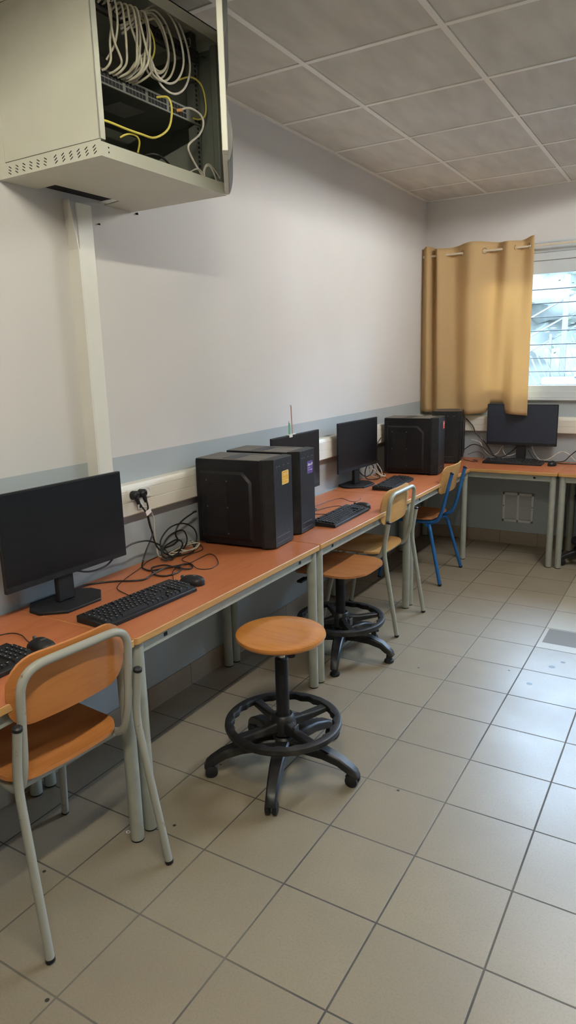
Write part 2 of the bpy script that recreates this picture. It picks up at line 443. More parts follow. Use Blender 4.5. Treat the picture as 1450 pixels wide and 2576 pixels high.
# windows on the far wall: pvc frame, roller-shutter box, glass
def make_window(name, x0, x1):
    w = struct(thing(name, None, None, (x0, YF, 0)))
    wd = x1-x0
    f = MB(); y0, y1 = -.015, .07
    f.box(0, wd, y0, y1, 1.21, 1.262); f.box(0, wd, y0, y1, 2.235, 2.29)
    f.box(0, .055, y0, y1, 1.262, 2.235); f.box(wd-.055, wd, y0, y1, 1.262, 2.235)
    f.build('window_frame', M['winframe'], w, bevel=.004)
    s = MB(); mid = wd/2
    for (a, c) in ((.055, mid), (mid, wd-.055)):
        s.box(a, c, .0, .05, 1.262, 1.304); s.box(a, c, .0, .05, 2.141, 2.235)
        s.box(a, a+.05, .0, .05, 1.304, 2.141); s.box(c-.05, c, .0, .05, 1.304, 2.141)
    s.build('window_sash', M['winframe'], w, bevel=.003)
    p = MB(); p.box(.06, wd-.06, .022, .028, 1.29, 2.16); p.build('window_pane', M['glass'], w)
    k = MB(); k.prism([(-.012, 2.292), (.16, 2.292), (.16, 2.376), (-.012, 2.376)], 0, wd, 'yz'); k.prism([(-.02, 2.36), (-.012, 2.36), (-.012, 2.37), (-.02, 2.37)], 0, wd, 'yz')
    k.build('shutter_box', M['winframe'], w, bevel=.003)
    l = MB(); l.box(0, wd, -.03, .07, 1.19, 1.21); l.build('window_sill', M['winframe'], w, bevel=.003)
    # security bars outside the glass
    g = MB()
    for i in range(8): g.tube([(-.02, .2, 1.30+.106*i), (wd+.02, .2, 1.30+.106*i)], .004, 8)
    g.build('security_bar', M['outbar'], w)
make_window('window_1', WX0, WX1); make_window('window_2', *W2)

# ------------------------------------------------------------------ wall trunking
def trunk_profile(depth, z0, z1):
    zm = (z0+z1)/2; d = depth
    return [(0, z0), (d-.004, z0), (d, z0+.005), (d, zm-.012), (d-.002, zm-.011), (d-.002, zm-.009), (d, zm-.008),
            (d, z1-.032), (d-.002, z1-.031), (d-.002, z1-.029), (d, z1-.028), (d-.002, z1-.014), (d-.009, z1-.003), (d-.02, z1), (0, z1)]
TD = .045
t = thing('cable_trunking', 'long cream plastic cable trunking along the left wall above the desks', 'cable trunking', (0, 0, 0))
b = MB(); b.prism(trunk_profile(TD, .935, 1.068), YN, YF-TD, 'xz'); b.build('trunking_body', M['pvc'], t)
def socket_block(y0, n, parent, rj):
    p = MB(); p.prism(rrect(.045*n+.008, .05, .003, 3, y0+.0225*n, 1.022), TD-.003, TD+.004, 'yz')
    sp = p.build('socket_plate', M['pvcw'], parent, bevel=.001)
    h = MB()
    for i in range(n):
        yc = y0+.045*(i+.5)
        h.lathe([(.019, 0), (.021, .003), (.017, .003), (.016, -.004), (.0, -.004), (.0, -.006), (.019, -.006)], (0, 0, 0), 28)
        for v in h.bm.verts:
            if not v.tag:
                v.co = Vector((TD+.0035+v.co.z, yc+v.co.x, 1.022+v.co.y)); v.tag = True
        for q in (-.006, .006):
            h.box(TD-.0015, TD+.0005, yc+q-.002, yc+q+.002, 1.02, 1.024)
            for v in h.bm.verts: v.tag = True
    h.build('socket_well', M['pvcw'], sp)
    if rj:
        r = MB(); r.box(TD-.002, TD+.004, y0+.05, y0+.088, .952, .995); o = r.build('network_outlet', M['pvcw'], parent, bevel=.002)
        q = MB(); q.box(TD+.003, TD+.005, y0+.06, y0+.075, .96, .972); q.build('jack', M['hole'], o)
socket_block(.835, 3, t, True)
socket_block(3.05, 3, t, True)
t = thing('cable_trunking', 'cream plastic cable trunking running under the window on the far wall', 'cable trunking', (0, YF, 0))
b = MB(); b.prism([(-u, v) for u, v in trunk_profile(TD, .937, 1.063)], .0, XR, 'yz'); b.build('trunking_body', M['pvc'], t)
# vertical duct from the cabinet down to the trunking
t = thing('cable_duct', 'white vertical cable duct below the wall cabinet with a split top corner', 'cable duct', (0, .678, 1.068))
b = MB(); b.box(.0, .05, .004, .075, 0, .9); b.box(.0, .006, .004, .075, .9, 1.075); b.build('duct_base', M['pvcw'], t, bevel=.001)
b = MB(); b.box(.0, .0565, -.002, .0035, 0, .9)
b.loft([[Vector(p) for p in ((0, -.002, .9), (.0565, -.002, .9), (.0565, .0015, .9), (0, .0015, .9))], [Vector(p) for p in ((0, -.006, 1.075), (.044, -.018, 1.068), (.044, -.0145, 1.068), (0, -.0025, 1.075))]])
b.build('duct_side', M['pvcw'], t)
b = MB(); b.box(.05, .057, .004, .077, 0, 1.06); b.build('duct_lid', M['pvcw'], t, bevel=.002)

# ------------------------------------------------------------------ network wall cabinet
CX, CYA, CYB, CZ0, CZ1 = .472, .405, 1.034, 2.155, 2.69
cab = thing('network_cabinet', 'grey steel network cabinet hung high on the left wall with its door open', 'network cabinet', (0, 0, 0))
T_ = .004
b = MB()      # bottom tray with a cable cut-out at the back
b.prism([(.002, CYA+.0025), (CX-.0025, CYA+.0025), (CX-.0025, CYB-.0025), (.002, CYB-.0025), (.002, .88), (.1, .86), (.1, .555), (.002, .56)], CZ0+.0004, CZ0+T_)
b.prism([(.002, CYA), (CX, CYA), (CX, CYB), (.002, CYB), (.002, CYB-.003), (CX-.003, CYB-.003), (CX-.003, CYA+.003), (.002, CYA+.003)], CZ0, CZ0+.04)
b.box(.002, CX, CYA, CYA+.003, CZ0+.04, CZ0+.045)
tray = b.build('bottom_tray', M['cab'], cab)
b = MB(); b.box(.006, .1, .56, .858, CZ0+.012, CZ0+.016); b.build('cable_brush', M['hole'], tray)  # added dark sheet standing for the shade inside the cut-out
def vents(z, parent):
    for grp in (0, 1):
        for i in range(6):
            x = .065 + grp*.215 + i*.0335; v = MB(); sl = -1 if grp == 0 else 1
            for k in range(3):
                zz = z + (k-1)*.0085; d = .0055; u = x-(k-1)*.002*sl
                v.prism([(u-d, zz-.003*sl-.0014), (u+d, zz+.003*sl-.0014), (u+d, zz+.003*sl+.0014), (u-d, zz-.003*sl+.0014)], CYA-.0008, CYA+.001, 'xz')
            v.build('vent_slots', M['hole'], parent)
vents(CZ0+.0205, tray)
b = MB(); b.box(CX-.0, CX+.0008, CYA+.03, CYA+.034, CZ0+.013, CZ0+.017); b.box(CX-.0, CX+.0008, CYA+.03, CYA+.034, CZ0+.026, CZ0+.030); b.build('rivet', M['hole'], tray)
b = MB(); b.box(.002, CX, CYA, CYB, CZ1-T_, CZ1); b.box(CX-.003, CX, CYA, CYB, CZ1-.04, CZ1); b.box(.002, CX, CYA, CYA+.003, CZ1-.045, CZ1); b.box(.002, CX, CYB-.003, CYB, CZ1-.045, CZ1)
topt = b.build('top_tray', M['cab'], cab); vents(CZ1-.0225, topt)
b = MB(); b.box(.002, .006, CYA+.004, CYB-.004, CZ0+.045, CZ1-.045); b.build('back_panel', M['cabin'], cab)
b = MB(); b.prism([(.045, CZ0+.047), (CX, CZ0+.047), (CX, CZ1-.047), (.045, CZ1-.047)], CYA, CYA+.004, 'xz'); b.prism([(.002, CZ0+.045), (.0435, CZ0+.045), (.0435, CZ1-.045), (.002, CZ1-.045)], CYA+.001, CYA+.004, 'xz')
b.box(CX-.004, CX, CYA, CYA+.024, CZ0+.047, CZ1-.047); b.build('side_panel', M['cab'], cab, bevel=.0015)
b = MB(); b.box(.002, CX-.003, CYB-.004, CYB-.001, CZ0+.045, CZ1-.045); b.build('side_panel', M['cabin'], cab)
b = MB(); b.box(CX-.03, CX-.004, CYB-.03, CYB-.004, CZ0+.045, CZ1-.045); b.box(CX-.012, CX-.002, CYB-.014, CYB-.004, CZ0+.12, CZ0+.19); b.box(CX-.02, CX-.002, CYB-.014, CYB-.004, CZ0+.3, CZ0+.34); b.build('corner_post', M['cabin'], cab, bevel=.003)
for yy in (CYA+.055, CYB-.085):
    b = MB(); b.prism([(.375, yy), (.405, yy), (.405, yy+.03), (.402, yy+.03), (.402, yy+.003), (.375, yy+.003)], CZ0+.01, CZ1-.01); rl = b.build('mounting_rail', M['railgrey'], cab)
    q = MB()
    for k in range(28): q.box(.4045, .4056, yy+.011, yy+.021, CZ0+.045+k*.0155, CZ0+.053+k*.0155)
    q.build('rail_hole', M['hole'], rl)
b = MB()
for (yy, zz) in ((CYB-.06, 2.605), (CYB-.06, 2.58), (CYB-.03, 2.618), (CYB-.015, 2.62)): b.lathe([(0, 0), (.006, 0), (.005, .004), (0, .005)], (.409, yy, zz), 12)
b.build('cage_nut', M['chrome'], cab)
# the open door, swung out on the far front corner
hinge = Vector((CX-.012, CYB+.002, 0)); ddir = Vector((.577, -.817, 0)).normalized(); dn = Vector((-ddir.y, ddir.x, 0))
TDOOR = Matrix(((ddir.x, dn.x, 0, hinge.x), (ddir.y, dn.y, 0, hinge.y), (0, 0, 1, 0), (0, 0, 0, 1)))
dz0, dz1, dw = CZ0+.005, CZ1-.005, .545
b = MB()
for q in ((0, .04, dz0, dz1), (dw-.04, dw, dz0, dz1), (.04, dw-.04, dz0, dz0+.045), (.04, dw-.04, dz1-.045, dz1)): b.box(q[0], q[1], .0, .018, q[2], q[3], TDOOR)
door = b.build('door', M['cab'], cab, bevel=.002)
b = MB(); b.box(.035, dw-.035, .008, .012, dz0+.04, dz1-.04, TDOOR); b.build('door_pane', M['glass'], door)
for (a, c) in ((dz0-.004, dz0+.15), (dz1-.20, dz1+.004)):
    b = MB(); n = 16; poly = [(.0175, a)] + [(.0175+.016*math.sin(PI*k/n)**.7, a+(c-a)*k/n) for k in range(1, n)] + [(.0175, c)]
    b.prism(poly, .02, dw-.1, 'yz', TDOOR); b.build('door_trim', M['darkgrey'], door)
b = MB()
for zz in (dz0+.006, dz0+.02): b.tube([(hinge.x+.006, hinge.y-.012, zz-.005), (hinge.x+.006, hinge.y-.012, zz+.006)], .007, 12)
b.build('hinge_pin', M['pvc'], door)

# devices racked in the cabinet
SY0, SY1 = CYA+.058, CYB-.06
def rack_switch(z0, label, rows=True):
    t = thing('network_switch', label, 'network switch', (0, 0, z0))
    b = MB(); b.box(.13, .405, SY0+.012, SY1-.012, 0, .043); b.build('case', M['darkdev'], t, bevel=.001)
    f = MB(); f.box(.405, .41, SY0-.012, SY1+.012, -.0005, .0435); ff = f.build('face_plate', M['steel'], t, bevel=.0008)
    for g in range(4):
        p = MB()
        for i in range(6):
            for r in (0, 1):
                y = SY0+.03+g*.104+i*.0155; z = .005+r*.018
                p.box(.4095, .411, y, y+.0122, z, z+.0135)
        p.build('port_block', M['hole'], ff)
    for y in (SY1-.032, SY1-.013):
        p = MB(); p.box(.4095, .411, y, y+.014, .006, .02); p.build('uplink_port', M['hole'], ff)
    return t
sw = rack_switch(2.385, 'dark rack switch with two rows of ports across the middle of the wall cabinet')
b = MB(); b.box(.25, .345, SY0+.17, SY0+.29, -.0012, 0); b.build('rating_label', M['devlabel'], sw)
t = thing('patch_bay', 'upper patch bay near the top of the wall cabinet behind the white cables', 'patch panel', (0, 0, 2.585))
b = MB(); b.box(.395, .409, SY0-.012, SY1+.012, 0, .043); b.build('face_plate', M['darkdev'], t, bevel=.001)
b = MB()
for i in range(24): b.box(.4085, .4105, SY0+.02+i*.0185, SY0+.033+i*.0185, .012, .027)
b.build('port', M['hole'], t)
for i in range(4):
    b = MB(); b.tube(fillet([(.405, SY0+.05+i*.12, .035), (.46, SY0+.05+i*.12, .035), (.46, SY0+.05+i*.12, .01), (.405, SY0+.05+i*.12, .01)], .008), .002, 6); b.build('cable_ring', M['chrome'], t)
t = thing('modem_box', 'flat black box lying on the floor of the wall cabinet', 'modem', (.28, .60, CZ0+T_))
b = MB(); b.box(-.16, .165, -.12, .10, 0, .052); b.build('case', M['black'], t, bevel=.006)
b = MB(); b.box(-.1, .1, -.08, .06, .0515, .0525); b.build('top_panel', M['darkgrey'], t)
t = thing('modem_box', 'small black router with a blue grey top beside the flat black box in the cabinet', 'router', (.2, .80, CZ0+T_))
b = MB(); b.box(-.1, .12, -.07, .07, 0, .04); b.build('case', M['black'], t, bevel=.005)
b = MB(); b.box(-.08, .1, -.05, .05, .0395, .0405); b.build('top_panel', M['radiator'], t)

def cable(name, label, pts, r, m, group=None, plugs=(), closed=False, n=6, cat='cable'):
    b = MB(); b.tube(smooth_path(pts, n, closed), r, 8, closed); o = b.build(name, m, smooth=60)
    tag(o, label, cat, group)
    for (p, d, size, pm) in plugs:
        k = MB(); d = Vector(d).normalized(); p = Vector(p)
        q = d.to_track_quat('X', 'Z').to_matrix().to_4x4(); T2 = Matrix.Translation(p) @ q
        k.box(0, size[0], -size[1]/2, size[1]/2, -size[2]/2, size[2]/2, T2); k.build('plug', pm, o, bevel=min(size)*.2)
    return o
# white patch cables looping between the patch panel and the switch
rnd = random.Random(3)
GW = 'white patch cables in the wall cabinet'
LW = 'white patch cable looping down to the switch in the wall cabinet'
loops = [(.52, .50, .03, 2.64), (.555, .545, .05, 2.66), (.585, .565, .07, 2.69), (.61, .58, .06, 2.70), (.63, .60, .08, 2.70), (.655, .615, .055, 2.70),
         (.50, .53, .045, 2.60), (.57, .60, .06, 2.63), (.60, .63, .075, 2.61), (.64, .60, .065, 2.66)]
for i, (ya, yb, ou, zt) in enumerate(loops):
    x = .412
    pts = [(x, ya, min(zt, 2.60)), (x+ou*.7, ya+.005, min(zt, 2.60)+.012), (x+ou, ya, 2.55), (x+ou*1.1, (ya+yb)/2+rnd.uniform(-.01, .01), 2.49), (x+ou, yb+.006, 2.445), (x+ou*.5, yb+.002, 2.425), (x+.002, yb-.006, 2.418)]
    cable('patch_cable', LW, pts, .0036, M['cablewd'], GW)
# the wide round loops on the far side of the bunch
GR = 'round white cable loops in the wall cabinet'
for i, (yc, zc, ry, rz_, dx) in enumerate(((.70, 2.55, .055, .085, .05), (.71, 2.545, .07, .10, .055), (.715, 2.55, .045, .075, .045), (.70, 2.54, .065, .09, .04), (.735, 2.555, .085, .11, .06), (.765, 2.55, .10, .125, .05))):
    pts = [(.412, yc-ry*1.7, 2.6-.01*i)]
    for k in range(9):
        a = R(115-k*33); pts.append((.412+dx*(1-.35*abs(k-4)/4), yc+ry*math.cos(a), zc+rz_*math.sin(a)))
    pts.append((.412, yc-ry*1.6, 2.43 if i > 1 else 2.425))
    cable('patch_cable', 'white cable in a wide round loop at the far side of the cabinet bunch', pts, .0036, M['cablewd'] if i < 4 else M['cablew'], GR)
cable('patch_cable', 'single white cable hanging apart at the near side of the cabinet bunch', [(.412, .475, 2.67), (.45, .49, 2.66), (.462, .515, 2.61), (.462, .525, 2.55), (.45, .52, 2.49), (.42, .51, 2.45)], .0034, M['cablewd'])
cable('patch_cable', 'yellow patch cable curving from the switch to the near side of the cabinet', [(.411, .742, 2.414), (.45, .752, 2.408), (.458, .758, 2.37), (.458, .735, 2.31), (.458, .665, 2.266), (.455, .60, 2.262), (.45, .54, 2.263), (.44, .46, 2.268), (.40, .43, 2.27)], .0036, M['cabley'])
cable('patch_cable', 'short yellow cable end curling up from the cabinet floor', [(.42, .545, 2.245), (.44, .56, 2.255), (.445, .59, 2.256), (.44, .61, 2.243), (.42, .62, 2.215)], .0032, M['cabley'])
cable('patch_cable', 'thin yellow cable bowing out beside the far rail of the cabinet', [(.411, .86, 2.50), (.42, .92, 2.525), (.43, .965, 2.51), (.43, .985, 2.46), (.425, .985, 2.42), (.42, .955, 2.40), (.411, .93, 2.40)], .003, M['cabley'])
cable('patch_cable', 'yellow cable half hidden among the white loops in the cabinet', [(.405, .64, 2.615), (.42, .68, 2.62), (.425, .72, 2.59), (.42, .735, 2.55), (.41, .72, 2.51), (.40, .70, 2.50)], .003, M['cabley'])
cable('patch_cable', 'white cable with an orange plug dropping from the switch to the cabinet floor', [(.413, .85, 2.402), (.44, .875, 2.412), (.455, .915, 2.40), (.46, .925, 2.37), (.458, .90, 2.33), (.452, .845, 2.285), (.452, .86, 2.25), (.455, .91, 2.20), (.455, .93, 2.175)], .0036, M['cablew'],
      plugs=(((.411, .842, 2.40), (1, .6, .1), (.02, .011, .01), M['cableo']),))
cable('patch_cable', 'thin white cable making two arches by the open door hinge of the cabinet', [(.45, .935, 2.17), (.455, .925, 2.22), (.458, .945, 2.24), (.46, .97, 2.225), (.462, .995, 2.18), (.463, 1.02, 2.165), (.463, 1.026, 2.18), (.462, 1.0, 2.215), (.458, .955, 2.245), (.455, .93, 2.235), (.452, .915, 2.2), (.452, .91, 2.165)], .0026, M['cablew'])
cable('patch_cable', 'thin white cable lying low across the front lip of the cabinet floor', [(.35, .72, 2.17), (.42, .77, 2.185), (.45, .83, 2.195), (.458, .875, 2.215), (.456, .91, 2.21), (.452, .93, 2.17)], .0026, M['cablew'])
cable('patch_cable', 'black cable arching over the router in the cabinet', [(.25, .70, 2.2), (.36, .69, 2.225), (.41, .71, 2.235), (.43, .745, 2.22), (.43, .785, 2.19), (.42, .81, 2.165)], .0035, M['cablek'])

# ------------------------------------------------------------------ desks
def make_table(L, D=.57):
    """local: x = depth 0..D (front at D), y = length 0..L"""
    t = bpy.data.objects.new('desk', None); COL.objects.link(t)
    b = MB(); b.prism(rrect(D, L-.002, .014, 5, D/2, L/2), TB-.026, TB-.0008); b.build('edge_band', M['edge'], t, bevel=.003)
    b = MB(); b.prism(rrect(D-.004, L-.006, .012, 5, D/2, L/2), TB-.002, TB); b.build('tabletop', M['top'], t)
    f = MB(); z0, z1 = TB-.07, TB-.026; i = .032
    f.box(D-i-.012, D-i+.012, .05, L-.05, z0, z1); f.box(i-.012, i+.012, .05, L-.05, z0, z1)
    f.box(.05, D-.05, i-.012, i+.012, z0, z1); f.box(.05, D-.05, L-i-.012, L-i+.012, z0, z1)
    ap = f.build('apron', M['frame'], t, bevel=.002)
    h = MB()
    for yy in (.16, L-.16): h.box(D-i+.0115, D-i+.0135, yy-.008, yy+.008, z0+.017, z0+.03)
    h.build('cable_hole', M['hole'], ap)
    for (x, y) in ((i, i), (D-i, i), (i, L-i), (D-i, L-i)):
        b = MB(); b.cyl((x, y, .006), (x, y, TB-.026), .0225, 24); lg = b.build('leg', M['frame'], t)
        b = MB(); b.cyl((x, y, 0), (x, y, .008), .0215, 24); b.build('foot_cap', M['black'], lg)
    return t
GT = 'desks along the left wall'
ends = [-.95, .27, 1.5, 2.71, 3.915]
desk_labels = ['wooden desk nearest the camera at the left edge under the keyboard and chair back', 'wooden desk carrying the large black monitor and two black computer towers',
               'wooden desk behind the two towers with a keyboard and the swivel chair under it', 'wooden desk in the left corner with the red stickered tower and blue chair']
for k in range(4):
    t = make_table(ends[k+1]-ends[k]); t.location = (.018, ends[k], 0); tag(t, desk_labels[k], 'desk')
for k, (x0, lab) in enumerate(((.012, 'wooden desk under the window carrying the blue grey monitor'), (1.217, 'wooden desk at the right edge joining the window desk, radiator behind it'))):
    t = make_table(1.203); t.location = (x0, YF-.006, 0); t.rotation_euler = (0, 0, -PI/2); tag(t, lab, 'desk')

# ------------------------------------------------------------------ computer towers (front looks along local +x, origin at base centre)
def make_tower(name_label, sticker=None, W=.215, D=.395, HT=.41):
    t = bpy.data.objects.new('computer_tower', None); COL.objects.link(t); tag(t, name_label, 'computer tower')
    x0, x1, xf, y0, y1 = -D/2, D/2-.055, D/2, -W/2, W/2
    b = MB(); b.box(x0, x1, y0+.002, y1-.002, .012, HT-.002); b.build('case_body', M['case'], t, bevel=.002)
    b = MB(); b.box(x0+.002, x1-.002, y0+.006, y1-.006, HT-.003, HT); tp = b.build('top_panel', M['casetop'], t, bevel=.001)
    b = MB(); b.box(x0+.13, x0+.2, y0+.03, y1-.03, HT-.001, HT+.0008); b.box(x0+.2, x1-.04, y1-.045, y1-.04, HT-.001, HT+.0008); b.build('top_seam', M['case'], tp)
    # front bezel: chamfered on both long edges
    b = MB(); ch = .03
    b.prism([(x1, y0), (x1+.012, y0), (xf, y0+ch), (xf, y1-ch*.5), (x1+.02, y1), (x1, y1)], .006, HT+.002)
    fr = b.build('front_bezel', M['black'], t, bevel=.002)
    b = MB()
    for (zz, h) in ((.285, 8), (.10, 26)):
        for k in range(h):
            z = zz+k*.0068
            b.prism([(x1+.0145, y0+.0022), (x1+.033, y0+.0175), (x1+.033, y0+.0165), (x1+.0145, y0+.0012)], z, z+.0036)
    b.build('vent_slots', M['hole'], fr)
    b = MB(); b.box(xf, xf+.001, y0+.045, y1-.055, .052, .0545); b.box(xf, xf+.001, y0+.045, y1-.055, .025, .0265); b.build('front_groove', M['darkgrey'], fr)
    for (yy, w) in ((-.062, .012), (-.038, .012), (.008, .01), (.05, .018)):
        b = MB(); b.box(xf, xf+.0012, yy, yy+w, HT-.036, HT-.032); b.build('port', M['darkgrey'], fr)
    for k in range(4):
        sx, sy = (x0+.03, x1-.01)[k % 2], (y0+.03, y1-.03)[k//2]
        b = MB(); b.cyl((sx, sy, 0), (sx, sy, .013), .012, 14); b.build('foot', M['black'], t)
    # side panels with a raised field and a mesh vent
    for sg, ys_ in ((-1, y0+.002), (1, y1-.002)):
        b = MB(); yo = ys_+sg*.0012
        ya, yb = sorted((ys_, yo)); b.box(x0, x1-.004, ya, yb, .016, HT-.012)
        xa, xb, za, zb, c = x0+.02, x1-.045, .035, HT-.055, .045
        outer = [(xa, za), (xb, za), (xb, zb-c), (xb-c, zb), (xa, zb)]; q = .012
        inner = [(xa+q, za+q), (xb-q, za+q), (xb-q, zb-c-q*.4), (xb-c-q*.4, zb-q), (xa+q, zb-q)]
        b.loft([[Vector((u, yo, v)) for u, v in outer], [Vector((u, yo+sg*.008, v)) for u, v in inner]])
        sp = b.build('side_panel', M['case'], t, bevel=.0012)
        yv = yo+sg*.0082; g = MB(); gx0, gx1, gz0, gz1 = xa+.045, xa+.145, za+.035, zb-.05
        ya, yb = sorted((yv, yv+sg*.0004)); g.box(gx0, gx1, ya, yb, gz0, gz1); vp = g.build('vent_recess', M['hole'], sp)
        g = MB(); ya, yb = sorted((yv, yv+sg*.0014))
        for k in range(13): x = gx0+k*(gx1-gx0)/12; g.box(x-.0016, x+.0016, ya, yb, gz0, gz1)
        for k in range(27): z = gz0+k*(gz1-gz0)/26; g.box(gx0, gx1, ya, yb, z-.0016, z+.0016)
        g.build('vent_mesh', M['black'], sp)
        g = MB()
        for (u, v) in ((gx0-.004, gz1+.006), (gx1+.004, gz1+.006), (gx0-.004, (gz0+gz1)/2), (gx1+.004, (gz0+gz1)/2), (gx1+.004, gz0-.005)):
            ya, yb = sorted((yv, yv+sg*.002)); g.box(u-.003, u+.003, ya, yb, v-.003, v+.003)
        g.build('screw', M['darkgrey'], sp)
    if sticker: sticker(fr, xf, HT)
    return t
def sticker_yellow(fr, xf, HT):
    yc, zc, w, h = .028, HT-.092, .068, .062
    b = MB(); b.prism(rrect(w, h, [.007, .007, .001, .007], 4, yc, zc), xf, xf+.0006, 'yz'); s = b.build('sticker', M['yellowl'], fr); s['label'] = 'yellow sticker reading Opco EP'
    b = MB(); b.prism(rrect(w-.005, h-.005, .005, 4, yc, zc), xf+.0005, xf+.0009, 'yz'); b.build('sticker_field', M['yellow'], s)
    text_mesh('lettering', 'Opco EP', .0155, M['yellowl'], s, face_x(xf+.001, yc+.004, zc+.011), bold=.0003)
    b = MB(); b.box(xf+.0008, xf+.0012, yc-.026, yc+.0, zc-.004, zc-.0025); b.box(xf+.0008, xf+.0012, yc-.026, yc+.02, zc-.014, zc-.0125); b.box(xf+.0008, xf+.0012, yc+.012, yc+.028, zc-.018, zc-.015); b.build('print_line', M['yellowl'], s)
def sticker_purple(fr, xf, HT):
    yc, zc, w, h = .035, HT-.088, .064, .062
    b = MB(); b.prism(rrect(w, h, .005, 4, yc, zc), xf, xf+.0006, 'yz'); s = b.build('sticker', M['purple'], fr); s['label'] = 'purple sticker reading Opco EP'
    text_mesh('lettering', 'Opco EP', .0155, M['white'], s, face_x(xf+.0008, yc+.004, zc+.009), bold=.0004)
    b = MB(); b.box(xf+.0005, xf+.001, yc-.028, yc+.004, zc-.003, zc-.0015); b.box(xf+.0005, xf+.001, yc-.028, yc+.012, zc-.013, zc-.0115); b.box(xf+.0005, xf+.001, yc+.01, yc+.026, zc-.016, zc-.013); b.box(xf+.0005, xf+.001, yc-.028, yc-.025, zc+.009, zc+.011); b.build('print_line', M['white'], s)
def sticker_red(fr, xf, HT):
    yc, zc, w, h = .06, HT-.06, .05, .055
    b = MB(); b.prism(rrect(w, h, .003, 4, yc, zc), xf, xf+.0006, 'yz'); s = b.build('sticker', M['red'], fr); s['label'] = 'red sticker with pale print'
    b = MB(); b.box(xf+.0005, xf+.001, yc-.015, yc+.018, zc+.008, zc+.012); b.box(xf+.0005, xf+.001, yc-.015, yc+.008, zc-.002, zc+.0); b.build('print_line', M['white'], s)
def place(o, x, y, rz, z=TB): o.location = (x, y, z); o.rotation_euler = (0, 0, R(rz)); return o
place(make_tower('black computer tower with a yellow sticker on its front, nearer of the pair', sticker_yellow, .225), .245, 1.402, 4.5)
place(make_tower('black computer tower with a purple sticker on its front, behind the yellow stickered one', sticker_purple, .21), .218, 1.677, 4.5)
place(make_tower('black computer tower with a small red sticker in the far left corner', sticker_red, .23), .262, 3.59, 5)
place(make_tower('black computer tower without a sticker standing behind the red stickered one', None, .23, .36), .30, 4.25, -78)

# ------------------------------------------------------------------ monitors (screen looks along local +x, origin at base centre on the desk)
def make_monitor(label, W=.54, z0=.112, z1=.443, px=.025, py=0, scr='screen'):
    t = bpy.data.objects.new('monitor', None); COL.objects.link(t); tag(t, label, 'monitor')
    b = MB(); b.prism(rrect(W, z1-z0, .004, 3, py, (z0+z1)/2), px-.012, px, 'yz')
    b.loft([[Vector((px-.012, py+u, (z0+z1)/2+v)) for u, v in rrect(W*.8, .25, .01, 3)], [Vector((px-.034, py+u, (z0+z1)/2-.02+v)) for u, v in rrect(W*.5, .15, .01, 3)]])
    hs = b.build('housing', M['black'], t, bevel=.0015)
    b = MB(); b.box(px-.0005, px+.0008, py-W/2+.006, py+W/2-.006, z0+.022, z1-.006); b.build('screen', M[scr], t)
    b = MB(); b.prism([(px-.035, .012), (px-.012, .012), (px-.014, .3), (px-.03, .3)], -.036, .036, 'xz'); b.build('neck', M['black'], t, bevel=.004)
    b = MB(); b.prism([(-.085, -.09), (-.085, .09), (-.02, .14), (.03, .142), (.105, .075), (.105, -.075), (.03, -.142), (-.02, -.14)], 0, .011); b.build('stand_base', M['black'], t, bevel=.003)
    return t
place(make_monitor('large black monitor in the foreground at the left edge', .54, .108, .443, .025, .02), .118, .405, -2)
place(make_monitor('black monitor half hidden behind the two computer towers', .52, .11, .443), .125, 2.055, 0)
place(make_monitor('black monitor standing alone in the middle of the desk row', .54, .113, .44), .085, 2.945, -3.5)
place(make_monitor('blue grey monitor on the desk below the window', .54, .128, .452, .02, 0, 'screenb'), .848, 4.405, -90)

